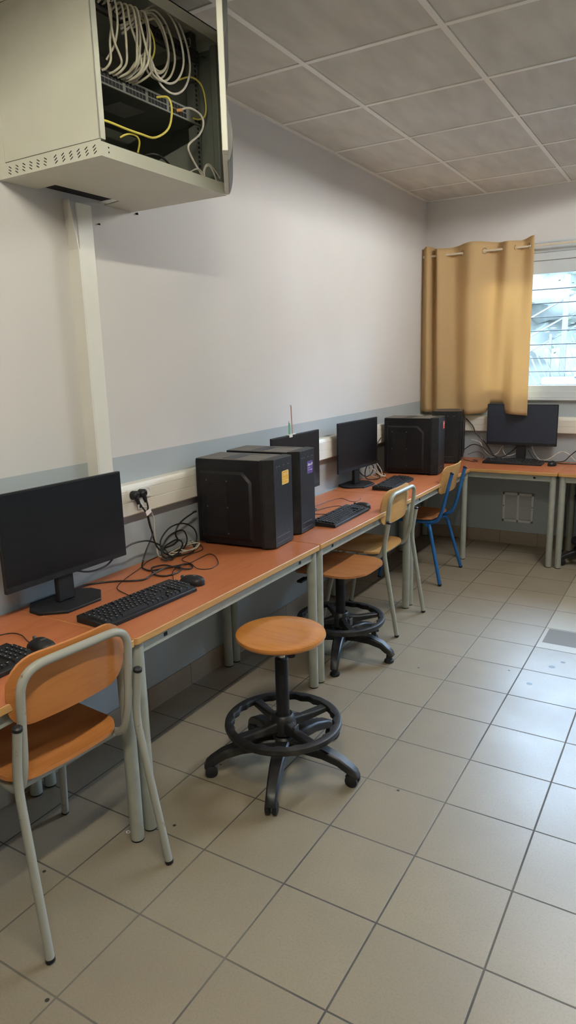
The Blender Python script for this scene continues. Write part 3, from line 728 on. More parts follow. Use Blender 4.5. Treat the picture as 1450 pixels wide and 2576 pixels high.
# ------------------------------------------------------------------ keyboards (near edge +x, user's right +y) and mice
def make_keyboard(label):
    t = bpy.data.objects.new('keyboard', None); COL.objects.link(t); tag(t, label, 'keyboard')
    W, D = .445, .145
    b = MB(); b.prism([(-D/2, 0), (D/2, 0), (D/2, .014), (D/2-.006, .017), (-D/2+.004, .026), (-D/2, .024)], -W/2, W/2, 'xz'); b.build('body', M['black'], t, bevel=.002)
    zt = lambda x: .0172 + (.0085)*(D/2-.006-x)/(D-.01)
    k = MB()
    def key(x, y, dx, dy):
        z = zt(x)-.001; a = .0018; h = .0075
        k.mi = 0
        k.loft([[Vector((x+u*dx/2, y+v*dy/2, zt(x+u*dx/2)-.0015)) for u, v in ((-1, -1), (1, -1), (1, 1), (-1, 1))],
                [Vector((x+u*(dx/2-a), y+v*(dy/2-a), zt(x+u*dx/2)+h)) for u, v in ((-1, -1), (1, -1), (1, 1), (-1, 1))]])
        if dy < .05:
            k.mi = 1; q = random.Random(int(y*1e4)+int(x*1e4)).uniform(.0014, .0024)
            k.loft([[Vector((x-.003+u*q, y-.002+v*q*.8, zt(x)+h-.0002)) for u, v in ((-1, -1), (1, -1), (1, 1), (-1, 1))],
                    [Vector((x-.003+u*q, y-.002+v*q*.8, zt(x)+h+.0003)) for u, v in ((-1, -1), (1, -1), (1, 1), (-1, 1))]])
    p = .0192; y0 = -W/2+.011
    rowx = [-.047, -.0245, -.005, .0142, .0334, .0526]
    for r, x in enumerate(rowx):
        if r == 0: cells = [(0, 1)] + [(2+i+(i//4)*.5, 1) for i in range(12)]
        elif r == 1: cells = [(i, 1) for i in range(13)] + [(13, 2)]
        elif r == 2: cells = [(0, 1.5)] + [(1.5+i, 1) for i in range(12)] + [(13.5, 1.5)]
        elif r == 3: cells = [(0, 1.75)] + [(1.75+i, 1) for i in range(12)] + [(13.75, 1.25)]
        elif r == 4: cells = [(0, 1.25)] + [(1.25+i, 1) for i in range(11)] + [(12.25, 2.75)]
        else: cells = [(0, 1.25), (1.25, 1.25), (2.5, 1.25), (3.75, 6.25), (10, 1.25), (11.25, 1.25), (12.5, 1.25), (13.75, 1.25)]
        cells += [(15.25+i, 1) for i in range(3)] if r in (0, 1, 2) else ([(16.25, 1)] if r == 4 else ([(15.25+i, 1) for i in range(3)] if r == 5 else []))
        if r: cells += [(18.5+i, 1) for i in range(4)] if r < 5 else [(18.5, 2), (20.5, 1)]
        for (c, w) in cells: key(x, y0+(c+w/2)*p, .0172, w*p-.002)
    k.build('keycaps', [M['key'], M['legend']], t)
    return t
place(make_keyboard('black keyboard cut off by the left edge behind the chair back'), .375, -.2, 2)
place(make_keyboard('black keyboard in front of the large foreground monitor'), .395, .5, -3)
place(make_keyboard('black keyboard lying beside the purple stickered tower'), .43, 2.03, 1.5)
place(make_keyboard('black keyboard in front of the red stickered tower near the lone monitor'), .32, 3.045, 4)
place(make_keyboard('black keyboard on the desk below the window'), .825, 4.262, -89)
def make_mouse(label, col='black'):
    t = bpy.data.objects.new('mouse', None); COL.objects.link(t); tag(t, label, 'mouse')
    b = MB(); rings = []
    n, m = 14, 20
    for i in range(n+1):
        u = -1+2*i/n; x = u*.056; hw = .032*math.sqrt(max(0.02, 1-abs(u)**3.2))*(1-.06*math.cos(u*PI)); hh = .037*math.sqrt(max(.03, 1-abs(u+(-.15))**2.6 if abs(u-.15) < 1 else .03))
        rings.append([Vector((x, hw*math.cos(2*PI*k/m), max(0, .004+(hh-.004)*max(0, math.sin(2*PI*k/m))**.75 if math.sin(2*PI*k/m) > 0 else .001))) for k in range(m)])
    b.loft(rings); b.build('shell', M[col], t, smooth=50)
    b = MB(); b.tube([(-.034, -.003, .027), (-.034, .003, .027)], .0085, 14); b.build('scroll_wheel', M['darkgrey'], t)
    b = MB(); b.box(.012, .02, -.009, .009, .0362, .0374); b.build('badge', M['darkgrey'], t)
    return t
place(make_mouse('black mouse at the left edge behind the chair back'), .385, .075, -8)
place(make_mouse('black mouse at the end of the foreground keyboard'), .405, .775, 15)
place(make_mouse('black mouse at the end of the keyboard beside the purple stickered tower'), .43, 2.285, 12)
place(make_mouse('black mouse with a bright top on the desk below the window'), 1.115, 4.262, -88)

# ------------------------------------------------------------------ cables on the desks
D_ = .7165
cb = cable('power_cable', 'black power cable with a plug in the left socket, dropping into the cable tangle', [(.078, .862, 1.005), (.08, .869, .982), (.075, .894, .955), (.07, .918, .925), (.06, .941, .872), (.055, .956, .83), (.05, .975, .783), (.06, .989, .754), (.09, 1.02, .722), (.12, 1.06, D_+.001), (.13, 1.13, D_+.001), (.08, 1.2, D_+.001), (.035, 1.235, .73)], .0036, M['cablek'])
def plug_on(o, y):
    k = MB(); k.tube([(TD+.002, y, 1.022), (TD+.03, y, 1.024), (TD+.036, y, 1.022)], [.019, .0185, .012], 20)
    k.tube([(TD+.026, y, 1.02), (TD+.03, y+.002, 1.0), (TD+.033, y+.004, .985)], [.011, .009, .006], 12); k.build('plug', M['black'], o, bevel=.002)
plug_on(cb, .857)
cb = cable('power_cable', 'black power cable from the right socket, looping on the desk to the foreground monitor', [(.078, .905, 1.005), (.08, .913, .964), (.075, .911, .936), (.065, .932, .875), (.06, .951, .838), (.07, .924, .814), (.085, .88, .785), (.095, .845, .75), (.09, .84, .722), (.106, .834, D_), (.148, .827, D_), (.175, .868, D_), (.203, .926, D_), (.227, .972, D_), (.266, .957, D_), (.281, .92, D_), (.246, .897, D_+.004), (.165, .902, D_+.005), (.127, .878, D_), (.149, .833, D_+.006), (.201, .794, D_), (.253, .799, D_), (.268, .848, D_), (.251, .9, D_+.004), (.215, .9, D_+.007), (.195, .852, D_+.007), (.197, .79, D_+.004), (.206, .725, D_), (.167, .686, D_), (.121, .66, D_), (.075, .615, D_), (.05, .56, D_+.002), (.055, .49, D_+.003), (.06, .43, D_+.012)], .0036, M['cablek'])
plug_on(cb, .902)
k = MB(); T2 = Matrix.Translation((.082, .912, .94)) @ Matrix.Rotation(.35, 4, 'X') @ Matrix.Rotation(.1, 4, 'Z'); k.box(-.002, .001, -.016, .018, -.008, .012, T2); k.build('cable_tag', M['white'], cb)
cable('network_cable', 'white network cable hanging from the outlet down to a coil on the desk', [(.055, .905, .962), (.066, .928, .958), (.07, .941, .936), (.06, .964, .898), (.055, .97, .833), (.05, .98, .782), (.05, .985, .745), (.055, .99, .722), (.07, 1.02, D_), (.045, 1.09, D_), (.04, 1.17, D_), (.07, 1.225, D_), (.1, 1.2, D_), (.1, 1.1, D_), (.06, 1.04, D_), (.05, 1.12, D_+.006), (.05, 1.2, D_+.008), (.08, 1.235, D_+.006), (.11, 1.17, D_+.006), (.105, 1.1, D_+.006), (.07, 1.06, D_+.008), (.06, 1.13, D_+.012), (.065, 1.21, D_+.012), (.09, 1.23, D_+.01), (.115, 1.16, D_+.002), (.09, 1.1, D_+.012), (.055, 1.16, D_+.018), (.05, 1.235, D_+.014)], .003, M['cablew'])
cable('video_cable', 'black cable bowing from behind the foreground monitor into the cable tangle', [(.085, .50, .80), (.085, .55, .782), (.085, .60, .776), (.085, .655, .782), (.09, .695, .808), (.09, .74, .822), (.085, .80, .831), (.08, .887, .822), (.07, .958, .792), (.075, 1.0, .759), (.10, 1.0, .73), (.12, .96, D_+.006), (.1, .95, D_+.01)], .0036, M['cablek'])
cable('video_cable', 'black cable with a pale connector plugged into the yellow stickered tower', [(.05, 1.255, .87), (.055, 1.236, .868), (.055, 1.172, .853), (.055, 1.124, .83), (.055, 1.106, .794), (.055, 1.118, .767), (.06, 1.08, .754), (.07, 1.011, .756), (.085, .975, .74), (.1, 1.0, D_+.004), (.12, 1.06, D_+.01)], .0038, M['cablek'], plugs=(((.05, 1.245, .869), (0, .98, .05), (.022, .011, .008), M['chrome']),))
cable('power_cable', 'black cable standing up in a wide loop beside the yellow stickered tower', [(.13, .985, D_), (.105, .965, .735), (.085, .969, .765), (.065, .998, .801), (.055, 1.071, .835), (.055, 1.16, .835), (.055, 1.23, .80), (.06, 1.25, .76), (.065, 1.235, .725), (.09, 1.19, D_+.004)], .0036, M['cablek'])
cable('power_cable', 'black cable coiled in two smaller upright loops inside the tangle', [(.115, .95, .74), (.1, .96, .76), (.085, .985, .778), (.065, 1.056, .804), (.062, 1.141, .808), (.062, 1.172, .778), (.07, 1.16, .742), (.09, 1.086, .722), (.11, .975, .726), (.11, .945, .75), (.085, .991, .768), (.065, 1.082, .774), (.062, 1.122, .766), (.072, 1.13, .745), (.1, 1.064, .726), (.125, .99, .719)], .0036, M['cablek'])
cable('mouse_cable', 'thin black cable looping across the desk to the foreground mouse', [(.352, .762, D_+.006), (.327, .765, D_-.002), (.268, .828, D_-.002), (.225, .885, D_-.002), (.232, .935, D_+.006), (.225, .994, D_-.002), (.214, 1.097, D_-.002), (.216, 1.142, D_-.002), (.263, 1.121, D_-.002), (.334, 1.047, D_-.002), (.354, 1.0, D_-.002), (.351, .959, D_-.002), (.305, .942, D_-.002), (.255, .961, D_+.008), (.18, 1.0, D_-.001), (.152, 1.03, D_-.002), (.14, 1.099, D_-.002), (.14, 1.19, D_), (.05, 1.255, .73)], .0017, M['cablek'])
cable('keyboard_cable', 'thin black cable zigzagging from the foreground keyboard to the tangle', [(.322, .55, D_), (.307, .555, D_-.002), (.241, .573, D_-.002), (.186, .597, D_-.002), (.15, .647, D_-.002), (.114, .737, D_-.002), (.082, .835, D_-.002), (.04, .93, D_-.002), (.03, 1.0, D_-.002)], .0017, M['cablek'])
cable('mouse_cable', 'thin black cable curving from the mouse at the left edge', [(.33, .085, D_+.004), (.3, .092, D_-.002), (.24, .116, D_-.002), (.195, .112, D_-.002), (.172, .07, D_-.002), (.165, -.02, D_-.002)], .0017, M['cablek'])
GK = 'thin cables beside the purple stickered tower'
cable('keyboard_cable', 'thin black cable running from the keyboard back past the purple stickered tower', [(.372, 2.1, D_), (.35, 2.09, D_-.002), (.31, 2.06, D_-.002), (.24, 2.03, D_-.002), (.2, 1.95, D_-.002), (.16, 1.86, D_-.002)], .0018, M['cablek'])
cable('mouse_cable', 'thin black mouse cable curling past the keyboard beside the purple stickered tower', [(.372, 2.27, D_+.004), (.35, 2.266, D_-.002), (.282, 2.285, D_-.002), (.24, 2.2, D_-.002), (.22, 2.05, D_-.002), (.25, 1.93, D_-.002)], .0018, M['cablek'])
cable('keyboard_cable', 'thin black cable lying across the bare desk behind the mouse', [(.1, 2.02, D_-.002), (.16, 2.2, D_-.002), (.17, 2.4, D_-.002), (.205, 2.49, D_-.002), (.3, 2.43, D_-.002), (.33, 2.47, D_-.002), (.31, 2.54, D_-.002)], .0018, M['cablek'])
cable('video_cable', 'thick black cable on the desk next to the purple stickered tower', [(.06, 1.86, D_), (.15, 1.93, D_), (.22, 2.02, D_), (.2, 2.13, D_), (.13, 2.14, D_), (.06, 2.05, D_), (.04, 2.0, .74)], .0036, M['cablek'])
# tangle beside the lone monitor
cable('power_cable', 'black cable loops standing behind the lone monitor base', [(.05, 3.02, .82), (.06, 3.08, .77), (.08, 3.13, .74), (.1, 3.18, .76), (.09, 3.23, .80), (.07, 3.19, .82), (.07, 3.13, .77), (.1, 3.1, .73), (.14, 3.17, .72), (.12, 3.28, .72), (.07, 3.33, .74)], .0038, M['cablek'])
cable('network_cable', 'white cable bundle hanging between the lone monitor and the red stickered tower', [(.05, 3.2, .86), (.06, 3.22, .8), (.08, 3.2, .75), (.11, 3.22, .725), (.13, 3.28, .72), (.11, 3.33, .75), (.08, 3.31, .81), (.07, 3.26, .83), (.08, 3.24, .78), (.11, 3.27, .74), (.14, 3.32, .72), (.12, 3.36, .725)], .0034, M['cablew'])
cable('network_cable', 'second white cable looped beside the red stickered tower', [(.06, 3.27, .84), (.07, 3.3, .80), (.09, 3.31, .75), (.12, 3.32, .722), (.15, 3.3, .72), (.14, 3.24, .735), (.11, 3.2, .78), (.08, 3.17, .80)], .0034, M['cablew'])
cable('power_cable', 'black cable hanging from the back of the red stickered tower', [(.062, 3.43, .98), (.055, 3.38, .94), (.06, 3.34, .88), (.065, 3.36, .82), (.06, 3.4, .78), (.05, 3.38, .74), (.07, 3.34, .722), (.13, 3.36, .72)], .0036, M['cablek'])
cable('keyboard_cable', 'thin black cable along the desk in front of the lone monitor base', [(.19, 2.84, D_-.002), (.2, 2.93, D_-.002), (.215, 3.0, D_-.002), (.235, 3.06, D_-.002)], .0018, M['cablek'])
cable('mouse_cable', 'thin black cable from the white bundle to the far keyboard', [(.16, 3.28, D_-.002), (.19, 3.24, D_-.002), (.22, 3.22, D_-.002), (.235, 3.2, D_)], .0018, M['cablek'])
# far desk
cable('power_cable', 'black cable falling from the plain tower behind the window desk monitor', [(.39, 4.435, 1.04), (.45, 4.43, .98), (.48, 4.425, .921), (.554, 4.42, .852), (.622, 4.42, .763), (.656, 4.41, .732), (.72, 4.4, .72)], .0042, M['cablek'])
cable('video_cable', 'black cable arching from the plain tower to the window desk monitor', [(.385, 4.4, .78), (.44, 4.42, .822), (.49, 4.42, .828), (.556, 4.42, .8), (.607, 4.42, .753), (.688, 4.42, .734), (.756, 4.425, .77), (.824, 4.43, .837)], .0038, M['cablek'])
cable('network_cable', 'white cable sagging in two dips at the left of the window desk monitor', [(.44, 4.43, .866), (.512, 4.43, .847), (.54, 4.43, .799), (.59, 4.425, .752), (.655, 4.425, .758), (.697, 4.43, .825), (.705, 4.43, .783), (.741, 4.43, .746), (.812, 4.44, .772), (.85, 4.45, .80)], .0034, M['cablew'])
cable('network_cable', 'white cable sagging on the desk at the right of the window desk monitor', [(.926, 4.44, .825), (.95, 4.435, .772), (.998, 4.43, .725), (1.057, 4.43, .735), (1.142, 4.44, .794), (1.201, 4.44, .781), (1.262, 4.43, .731), (1.36, 4.43, .72)], .0034, M['cablew'], plugs=(((.93, 4.44, .83), (0, 0, 1), (.012, .018, .008), M['white']),))
cable('power_cable', 'black cable rising to the right edge behind the window desk', [(.9, 4.43, .80), (.95, 4.42, .74), (1.0, 4.41, .722), (1.1, 4.4, .72), (1.175, 4.41, .728), (1.216, 4.42, .77), (1.257, 4.43, .808), (1.33, 4.44, .86)], .0038, M['cablek'])
cable('mouse_cable', 'black cable lying along the window desk to the right edge', [(1.01, 4.40, D_), (1.08, 4.39, D_), (1.15, 4.36, D_), (1.22, 4.35, D_), (1.32, 4.38, D_)], .0032, M['cablek'])
cable('mouse_cable', 'thin black cable in flat loops beside the plain tower on the window desk', [(.40, 4.36, D_), (.44, 4.29, D_-.002), (.52, 4.24, D_-.002), (.545, 4.27, D_-.002), (.50, 4.31, D_-.002), (.49, 4.34, D_-.002), (.55, 4.36, D_-.002), (.56, 4.40, .74), (.5, 4.42, .77), (.42, 4.41, .745)], .002, M['cablek'])

# little things standing on the monitor behind the towers
t = thing('clip_base', 'small pale clip on the top edge of the monitor behind the towers', 'clip', (.14, 1.985, TB+.443))
b = MB(); b.box(-.004, .014, -.02, .055, 0, .004); b.box(.0105, .014, -.012, .02, -.012, .001); b.build('clip_plate', M['pvcw'], t, bevel=.001)
t = thing('marker_pen', 'short green pen standing upright on the monitor clip', 'pen', (.146, 1.985, TB+.447))
b = MB(); b.cyl((0, 0, 0), (0, 0, .062), .006, 14, .005); b.build('barrel', M['green'], t)
b = MB(); b.cyl((0, 0, .062), (0, 0, .072), .005, 14, .004); b.build('cap', M['white'], t)
t = thing('straw_stick', 'tall thin pink stick with a white tip rising above the monitor', 'stick', (.146, 2.012, TB+.447))
b = MB(); b.tube([(0, .004, 0), (0, -.004, .15)], .0035, 10); b.build('stem', M['pink'], t)
b = MB(); b.tube([(0, -.004, .15), (0, -.004, .157)], .0055, 10); b.build('tip', M['white'], t)

# ------------------------------------------------------------------ chairs (sitter looks along local -x, origin on the floor between the feet)
def back_plate(name, parent, m, w, h, zc, xc, lean, curve, rads):
    out = dense(rrect(w, h, rads, 7), .02)
    def f(u, v):
        x = xc + lean*v - curve*(u/(w/2))**2; dxu = -2*curve*u/(w/2)**2
        return Vector((x, u, zc+v)), Vector((1, -dxu, -lean)).normalized()
    b = MB(); b.plate(out, f, .009); return b.build(name, m, parent, smooth=40)
def seat_plate(name, parent, m, d, w, z, xc, rads, dish=.012, roll=.02):
    out = dense(rrect(d, w, rads, 7), .02)
    def zz(u, v):
        a = u/(d/2); c = v/(w/2)
        return z + dish*(c*c) - dish*.4 + (.018*max(0, a-.45)**1.5) - roll*max(0, -a-.55)**1.5*2
    def f(u, v):
        e = .002; nx = -(zz(u+e, v)-zz(u-e, v))/(2*e); ny = -(zz(u, v+e)-zz(u, v-e))/(2*e)
        return Vector((xc+u, v, zz(u, v))), Vector((nx, ny, 1)).normalized()
    b = MB(); b.plate(out, f, .011); return b.build(name, m, parent, smooth=40)
def tube_part(name, pts, r, m, parent, seg=14):
    b = MB(); b.tube(pts, r, seg); return b.build(name, m, parent, smooth=50)
def cap_at(parent, p, d, r=.0135):
    b = MB(); p = Vector(p); d = Vector(d).normalized(); b.tube([p-d*.004, p+d*.005, p+d*.009], [r, r, r*.6], 14); b.build('end_cap', M['black'], parent)
def make_loop_chair(label, fm, wm_back, wm_seat, yl=.19, splay=.004):
    t = bpy.data.objects.new('school_chair', None); COL.objects.link(t); tag(t, label, 'chair')
    r = .0123
    # back loop: under the seat, up, over the top
    zs = .437
    fr = fillet([(-.2, -yl+.02, zs-.006), (.125, -yl, zs), (.158, -yl, .53), (.188, -yl, .808), (.188, yl, .808), (.158, yl, .53), (.125, yl, zs), (-.2, yl-.02, zs-.006)], [.05, .1, .075, .075, .1, .05], 8)
    lf = tube_part('back_loop', fr, r, fm, t)
    for s in (-1, 1):
        q = yl+.0235
        top = (.188, s*q, .66); bend = (.16, s*(q+.002), .50); foot = (.243, s*(q+splay), .006)
        lg = tube_part('leg', fillet([top, bend, foot], .06, 6), r, fm, t)
        cap_at(lg, top, (.028, 0, .16)); cap_at(lg, (foot[0], foot[1], .009), (.1, 0, -1), .013)
        f0 = (-.16, s*(yl-.03), zs-.022); f1 = (-.245, s*(yl+.01), .006)
        lg = tube_part('leg', [f0, f1], r, fm, t); cap_at(lg, (f1[0], f1[1], .009), (-.1, 0, -1), .013)
    tube_part('cross_bar', [(-.15, -yl+.02, zs-.02), (-.15, yl-.02, zs-.02)], .01, fm, t)
    tube_part('cross_bar', [(.09, -yl+.005, zs-.004), (.09, yl-.005, zs-.004)], .01, fm, t)
    back_plate('backrest', t, wm_back, .415-2*(.193-yl), .20, .728, .158, .10, .022, [.085, .085, .07, .07])
    seat_plate('seat', t, wm_seat, .385, .395-(.193-yl), .46, -.062, [.09, .09, .07, .07])
    return t
place(make_loop_chair('worn grey framed school chair with an orange wood back in the left foreground', M['rusty'], M['ply'], M['ply'], .178, .019), .464, .002, -4.9, 0)
place(make_loop_chair('grey framed school chair with a pale wood back beside the swivel chair', M['frame'], M['plyz'], M['plyz']), .44, 2.433, 0, 0)
def make_blue_chair(label):
    t = bpy.data.objects.new('school_chair', None); COL.objects.link(t); tag(t, label, 'chair')
    m = M['blue']; r = .0123; y = .155
    for s in (-1, 1):
        fr = fillet([(-.2, s*(y+.01), .425), (.165, s*y, .425), (.20, s*y, .50), (.262, s*(y-.008), .775)], [.07, .07], 8)
        sf = tube_part('side_frame', fr, r, m, t); cap_at(sf, fr[-1], (.06, 0, .28))
    tube_part('cross_bar', [(.10, -.17, .405), (.10, .17, .405)], r, m, t)
    tube_part('cross_bar', [(-.16, -.16, .408), (-.16, .16, .408)], r, m, t)
    for s in (-1, 1):
        for sx, q in ((1, .10), (-1, -.16)):
            pts = fillet([(q, s*.12, .404), (q+.025*sx, s*.185, .40), (sx*.226, s*.24, .006)], .05, 7)
            lg = tube_part('leg', pts, r, m, t); cap_at(lg, (sx*.2255, s*.2398, .009), (sx*.2, s*.1, -1), .013)
    back_plate('backrest', t, M['plyz'], .40, .19, .725, .228, .2, .03, .05)
    seat_plate('seat', t, M['plydark'], .37, .37, .445, -.045, [.06, .06, .05, .05], .006)
    return t
place(make_blue_chair('blue framed school chair with a pale wood back pushed to the corner desk'), .387, 3.415, 0, 0)

# ------------------------------------------------------------------ swivel stools
def star_leg(parent, a, r1, caster, m):
    c, s = math.cos(a), math.sin(a); P = lambda r, z: (r*c, r*s, z)
    b = MB(); b.sweep([P(.03, .108), P(.09, .112), P(.17, .106), P(.235, .088), P(r1-.012, .066), P(r1+.008, .054), P(r1+.022, .036)], [(.062, .05), (.058, .048), (.052, .042), (.046, .036), (.042, .034), (.04, .028), (.038, .014)])
    lg = b.build('leg', m, parent, bevel=.003)
    if caster:
        w = MB(); side = Vector((-s, c, 0)); ctr = Vector(P(r1, .024))
        for q in (-1, 1): w.tube([ctr+side*q*.005, ctr+side*q*.008, ctr+side*q*.02, ctr+side*q*.023], [.02, .024, .024, .018], 20)
        w.tube([Vector(P(r1, .03)), Vector(P(r1, .06))], .007, 10); w.build('caster', M['black'], lg)
        h = MB(); h.sweep([Vector(P(r1-.02, .035)), Vector(P(r1-.005, .048)), Vector(P(r1+.012, .046))], [(.034, .012), (.036, .012), (.034, .01)]); h.build('caster_hood', M['black'], lg)
    else:
        g = MB(); g.lathe([(0, 0), (.024, 0), (.026, .006), (.024, .013), (.016, .015), (.014, .04), (.018, .06), (0, .06)], P(r1, 0), 20); g.build('glide', M['black'], lg)
def foot_ring(parent, z, Ro, m, spoke0=0.):
    b = MB(); rings = []; n = 120
    for k in range(n):
        a = 2*PI*k/n; ri = Ro-.03+.0045*math.cos(20*a)*(1 if math.cos(2*(a-spoke0))**2 < .75 else 0)
        rings.append([Vector((r*math.cos(a), r*math.sin(a), z+dz)) for r, dz in ((Ro, -.012), (Ro+.004, -.002), (Ro+.002, .010), (Ro-.006, .014), (ri+.004, .012), (ri, .005), (ri+.002, -.012), (ri+.01, -.016), (Ro-.006, -.016))])
    b.loft(rings, True); fr = b.build('foot_ring', m, parent, smooth=50)
    for k in range(4):
        a = spoke0+2*PI*k/4; c, s = math.cos(a), math.sin(a)
        q = MB(); q.sweep([(.03*c, .03*s, z-.008), (.09*c, .09*s, z-.012), ((Ro-.02)*c, (Ro-.02)*s, z-.004)], [(.05, .05), (.03, .034), (.042, .02)]); q.build('spoke', m, fr, bevel=.003)
    h = MB(); h.lathe([(.0265, -.045), (.046, -.04), (.05, .0), (.042, .03), (.036, .036), (.0265, .034)], (0, 0, z), 28); h.build('ring_hub', m, fr)
    kx = MB(); kx.tube([(.045, -.02, z+.004), (.075, -.035, z+.004)], .006, 10); kx.box(.072, .082, -.055, -.02, z-.016, z+.022); kx.build('clamp_knob', m, fr, bevel=.002)
    return fr
def make_stool(label, cat, seat_z, caster, ang, m, seat_fn, ring_z=.195, Ro=.222, sleeve_top=None, name='swivel_stool', r1=.285, spin=0.):
    t = bpy.data.objects.new(name, None); COL.objects.link(t); tag(t, label, cat)
    b = MB(); b.lathe([(0, .07), (.036, .07), (.046, .09), (.046, .13), (.036, .142), (0, .142)], (0, 0, 0), 28); b.build('base_hub', m, t)
    for k in range(5): star_leg(t, ang+2*PI*k/5, r1, caster, m)
    st = sleeve_top or seat_z-.105
    b = MB(); b.cyl((0, 0, .1), (0, 0, st), .0255, 24); b.build('column_sleeve', M['black'], t, bevel=.002)
    b = MB(); b.cyl((0, 0, st-.02), (0, 0, seat_z-.022), .014, 20); b.build('gas_lift', M['chrome'], t)
    foot_ring(t, ring_z, Ro, m, spin)
    seat_fn(t, seat_z)
    return t
def round_seat(t, z):
    b = MB(); b.lathe([(0, z-.026), (.155, z-.026), (.166, z-.02), (.1705, z-.011), (.168, z-.003), (.160, z), (.10, z-.003), (0, z-.005)], (0, 0, 0), 64); b.build('seat', M['stoolwood'], t, smooth=50)
    b = MB(); b.cyl((0, 0, z-.034), (0, 0, z-.025), .06, 20); b.build('seat_plate', M['black'], t)
place(make_stool('round wooden swivel stool on casters standing alone on the tiles', 'stool', .564, True, R(4), M['dusty'], round_seat, spin=R(64)), .775, .83, 0, 0)
def swivel_seat(t, z):
    seat_plate('seat', t, M['plydark'], .40, .40, z-.008, 0, [.13, .1, .1, .13], .004, .03)
    b = MB(); b.cyl((0, 0, z-.03), (0, 0, z-.013), .07, 20); b.build('seat_plate', M['black'], t)
    b = MB(); b.sweep([(-.05, 0, z-.03), (-.2, 0, z-.03), (-.25, 0, z+.02), (-.26, 0, z+.15)], [(.05, .012)]*4, (0, 1, 0)); b.build('back_bracket', M['black'], t)
    b = MB(); b.tube([(-.08, -.06, z-.03), (-.1, -.2, z-.035)], .006, 10); b.box(-.115, -.085, -.26, -.19, z-.042, z-.03); b.build('height_lever', M['black'], t, bevel=.003)
place(make_stool('wooden swivel chair with glides half pushed under the desk behind the round stool', 'swivel chair', .50, False, R(-70), M['dusty'], swivel_seat, .20, .232, .455, 'swivel_chair', .275, R(44)), .495, 1.885, 0, 0)
def dark_seat(t, z):
    seat_plate('seat', t, M['black'], .42, .42, z-.02, 0, .08, .004, .02)
    b = MB(); b.cyl((0, 0, z-.045), (0, 0, z-.02), .08, 20); b.build('seat_plate', M['black'], t)
place(make_stool('black swivel stool half out of frame at the right edge by the radiator', 'stool', .56, True, R(62), M['black'], dark_seat, .17, .225, .46, 'swivel_stool', .30), 1.53, 4.17, 0, 0)

# ------------------------------------------------------------------ curtain and rod
rod = thing('curtain_rod', 'thin pale curtain rod above the window carrying the ochre curtain', 'curtain rod', (0, 4.40, 2.335))
b = MB(); b.tube([(.02, 0, 0), (2.6, 0, 0)], .008, 12); b.build('rod', M['rod'], rod)
b = MB()
for x in (.03, 1.3, 2.55): b.box(x-.006, x+.006, 0, YF-4.40, -.006, .006)
b.build('bracket', M['rod'], rod)
b = MB(); b.lathe([(0, -.014), (.012, -.008), (.014, 0), (.012, .008), (0, .014)], (.02, 0, 0), 16); b.build('finial', M['rod'], rod)
top_k = [(-.002, .02), (.06, -.05), (.1, .045), (.145, -.05), (.25, .05), (.42, -.05), (.59, .05), (.70, -.05), (.79, .045), (.882, -.03)]
bot_k = [(-.002, .02), (.07, -.035), (.11, .03), (.17, -.035), (.30, .02), (.42, -.045), (.56, .025), (.66, .02), (.79, -.085), (.895, -.05)]
def knots(K, t):
    s = t*(len(K)-1); i = min(int(s), len(K)-2); f = s-i; g = (1-math.cos(PI*f))/2
    return K[i][0]+(K[i+1][0]-K[i][0])*f, K[i][1]+(K[i+1][1]-K[i][1])*g
def curtain(o_label, top_k, bot_k, x_off=0, flip=False):
    t = thing('curtain', o_label, 'curtain', (x_off, 4.40, 0))
    bm = bmesh.new(); nu, nv = 150, 36; G = []
    for j in range(nv+1):
        v = j/nv; row = []
        for i in range(nu+1):
            u = i/nu; xa, ya = knots(top_k, u); xb, yb = knots(bot_k, u); w = v**.8
            x = xa*(1-w)+xb*w; y = ya*(1-w)+yb*w
            z0 = 2.395 + .012*math.sin(u*14); z1 = 1.085 + .012*math.sin(u*9+1) + .078*max(0, min(1, (xb-.555)/.03, (.725-xb)/.03))
            row.append(bm.verts.new((-x if flip else x, y-.006*math.sin(v*PI), z0+(z1-z0)*v)))
        G.append(row)
    for j in range(nv):
        for i in range(nu): bm.faces.new((G[j][i], G[j][i+1], G[j+1][i+1], G[j+1][i]))
    me = bpy.data.meshes.new('cloth'); bm.to_mesh(me); bm.free(); me.materials.append(M['curtain'])
    for p in me.polygons: p.use_smooth = True
    o = bpy.data.objects.new('cloth', me); COL.objects.link(o); o.parent = t
    s = o.modifiers.new('cloth_thickness', 'SOLIDIFY'); s.thickness = .002
    for i in range(1, len(top_k)-1):
        xm = (top_k[i][0]+top_k[i+1][0])/2; dx = top_k[i+1][0]-top_k[i][0]; dy = top_k[i+1][1]-top_k[i][1]
        d = Vector(((-dx if flip else dx)*.9, dy*1.4, 0)).normalized(); n = Vector((-d.y, d.x, 0)); c = Vector((-xm if flip else xm, 0, 2.335)); r = .021
        b = MB(); b.tube([c + d*r*math.cos(2*PI*k/24) + Vector((0, 0, r*math.sin(2*PI*k/24))) for k in range(24)], .0035, 8, True); b.build('eyelet', M['chrome'], t)
    return t
curtain('ochre curtain hanging in folds from the rod over the left part of the window', top_k, bot_k)

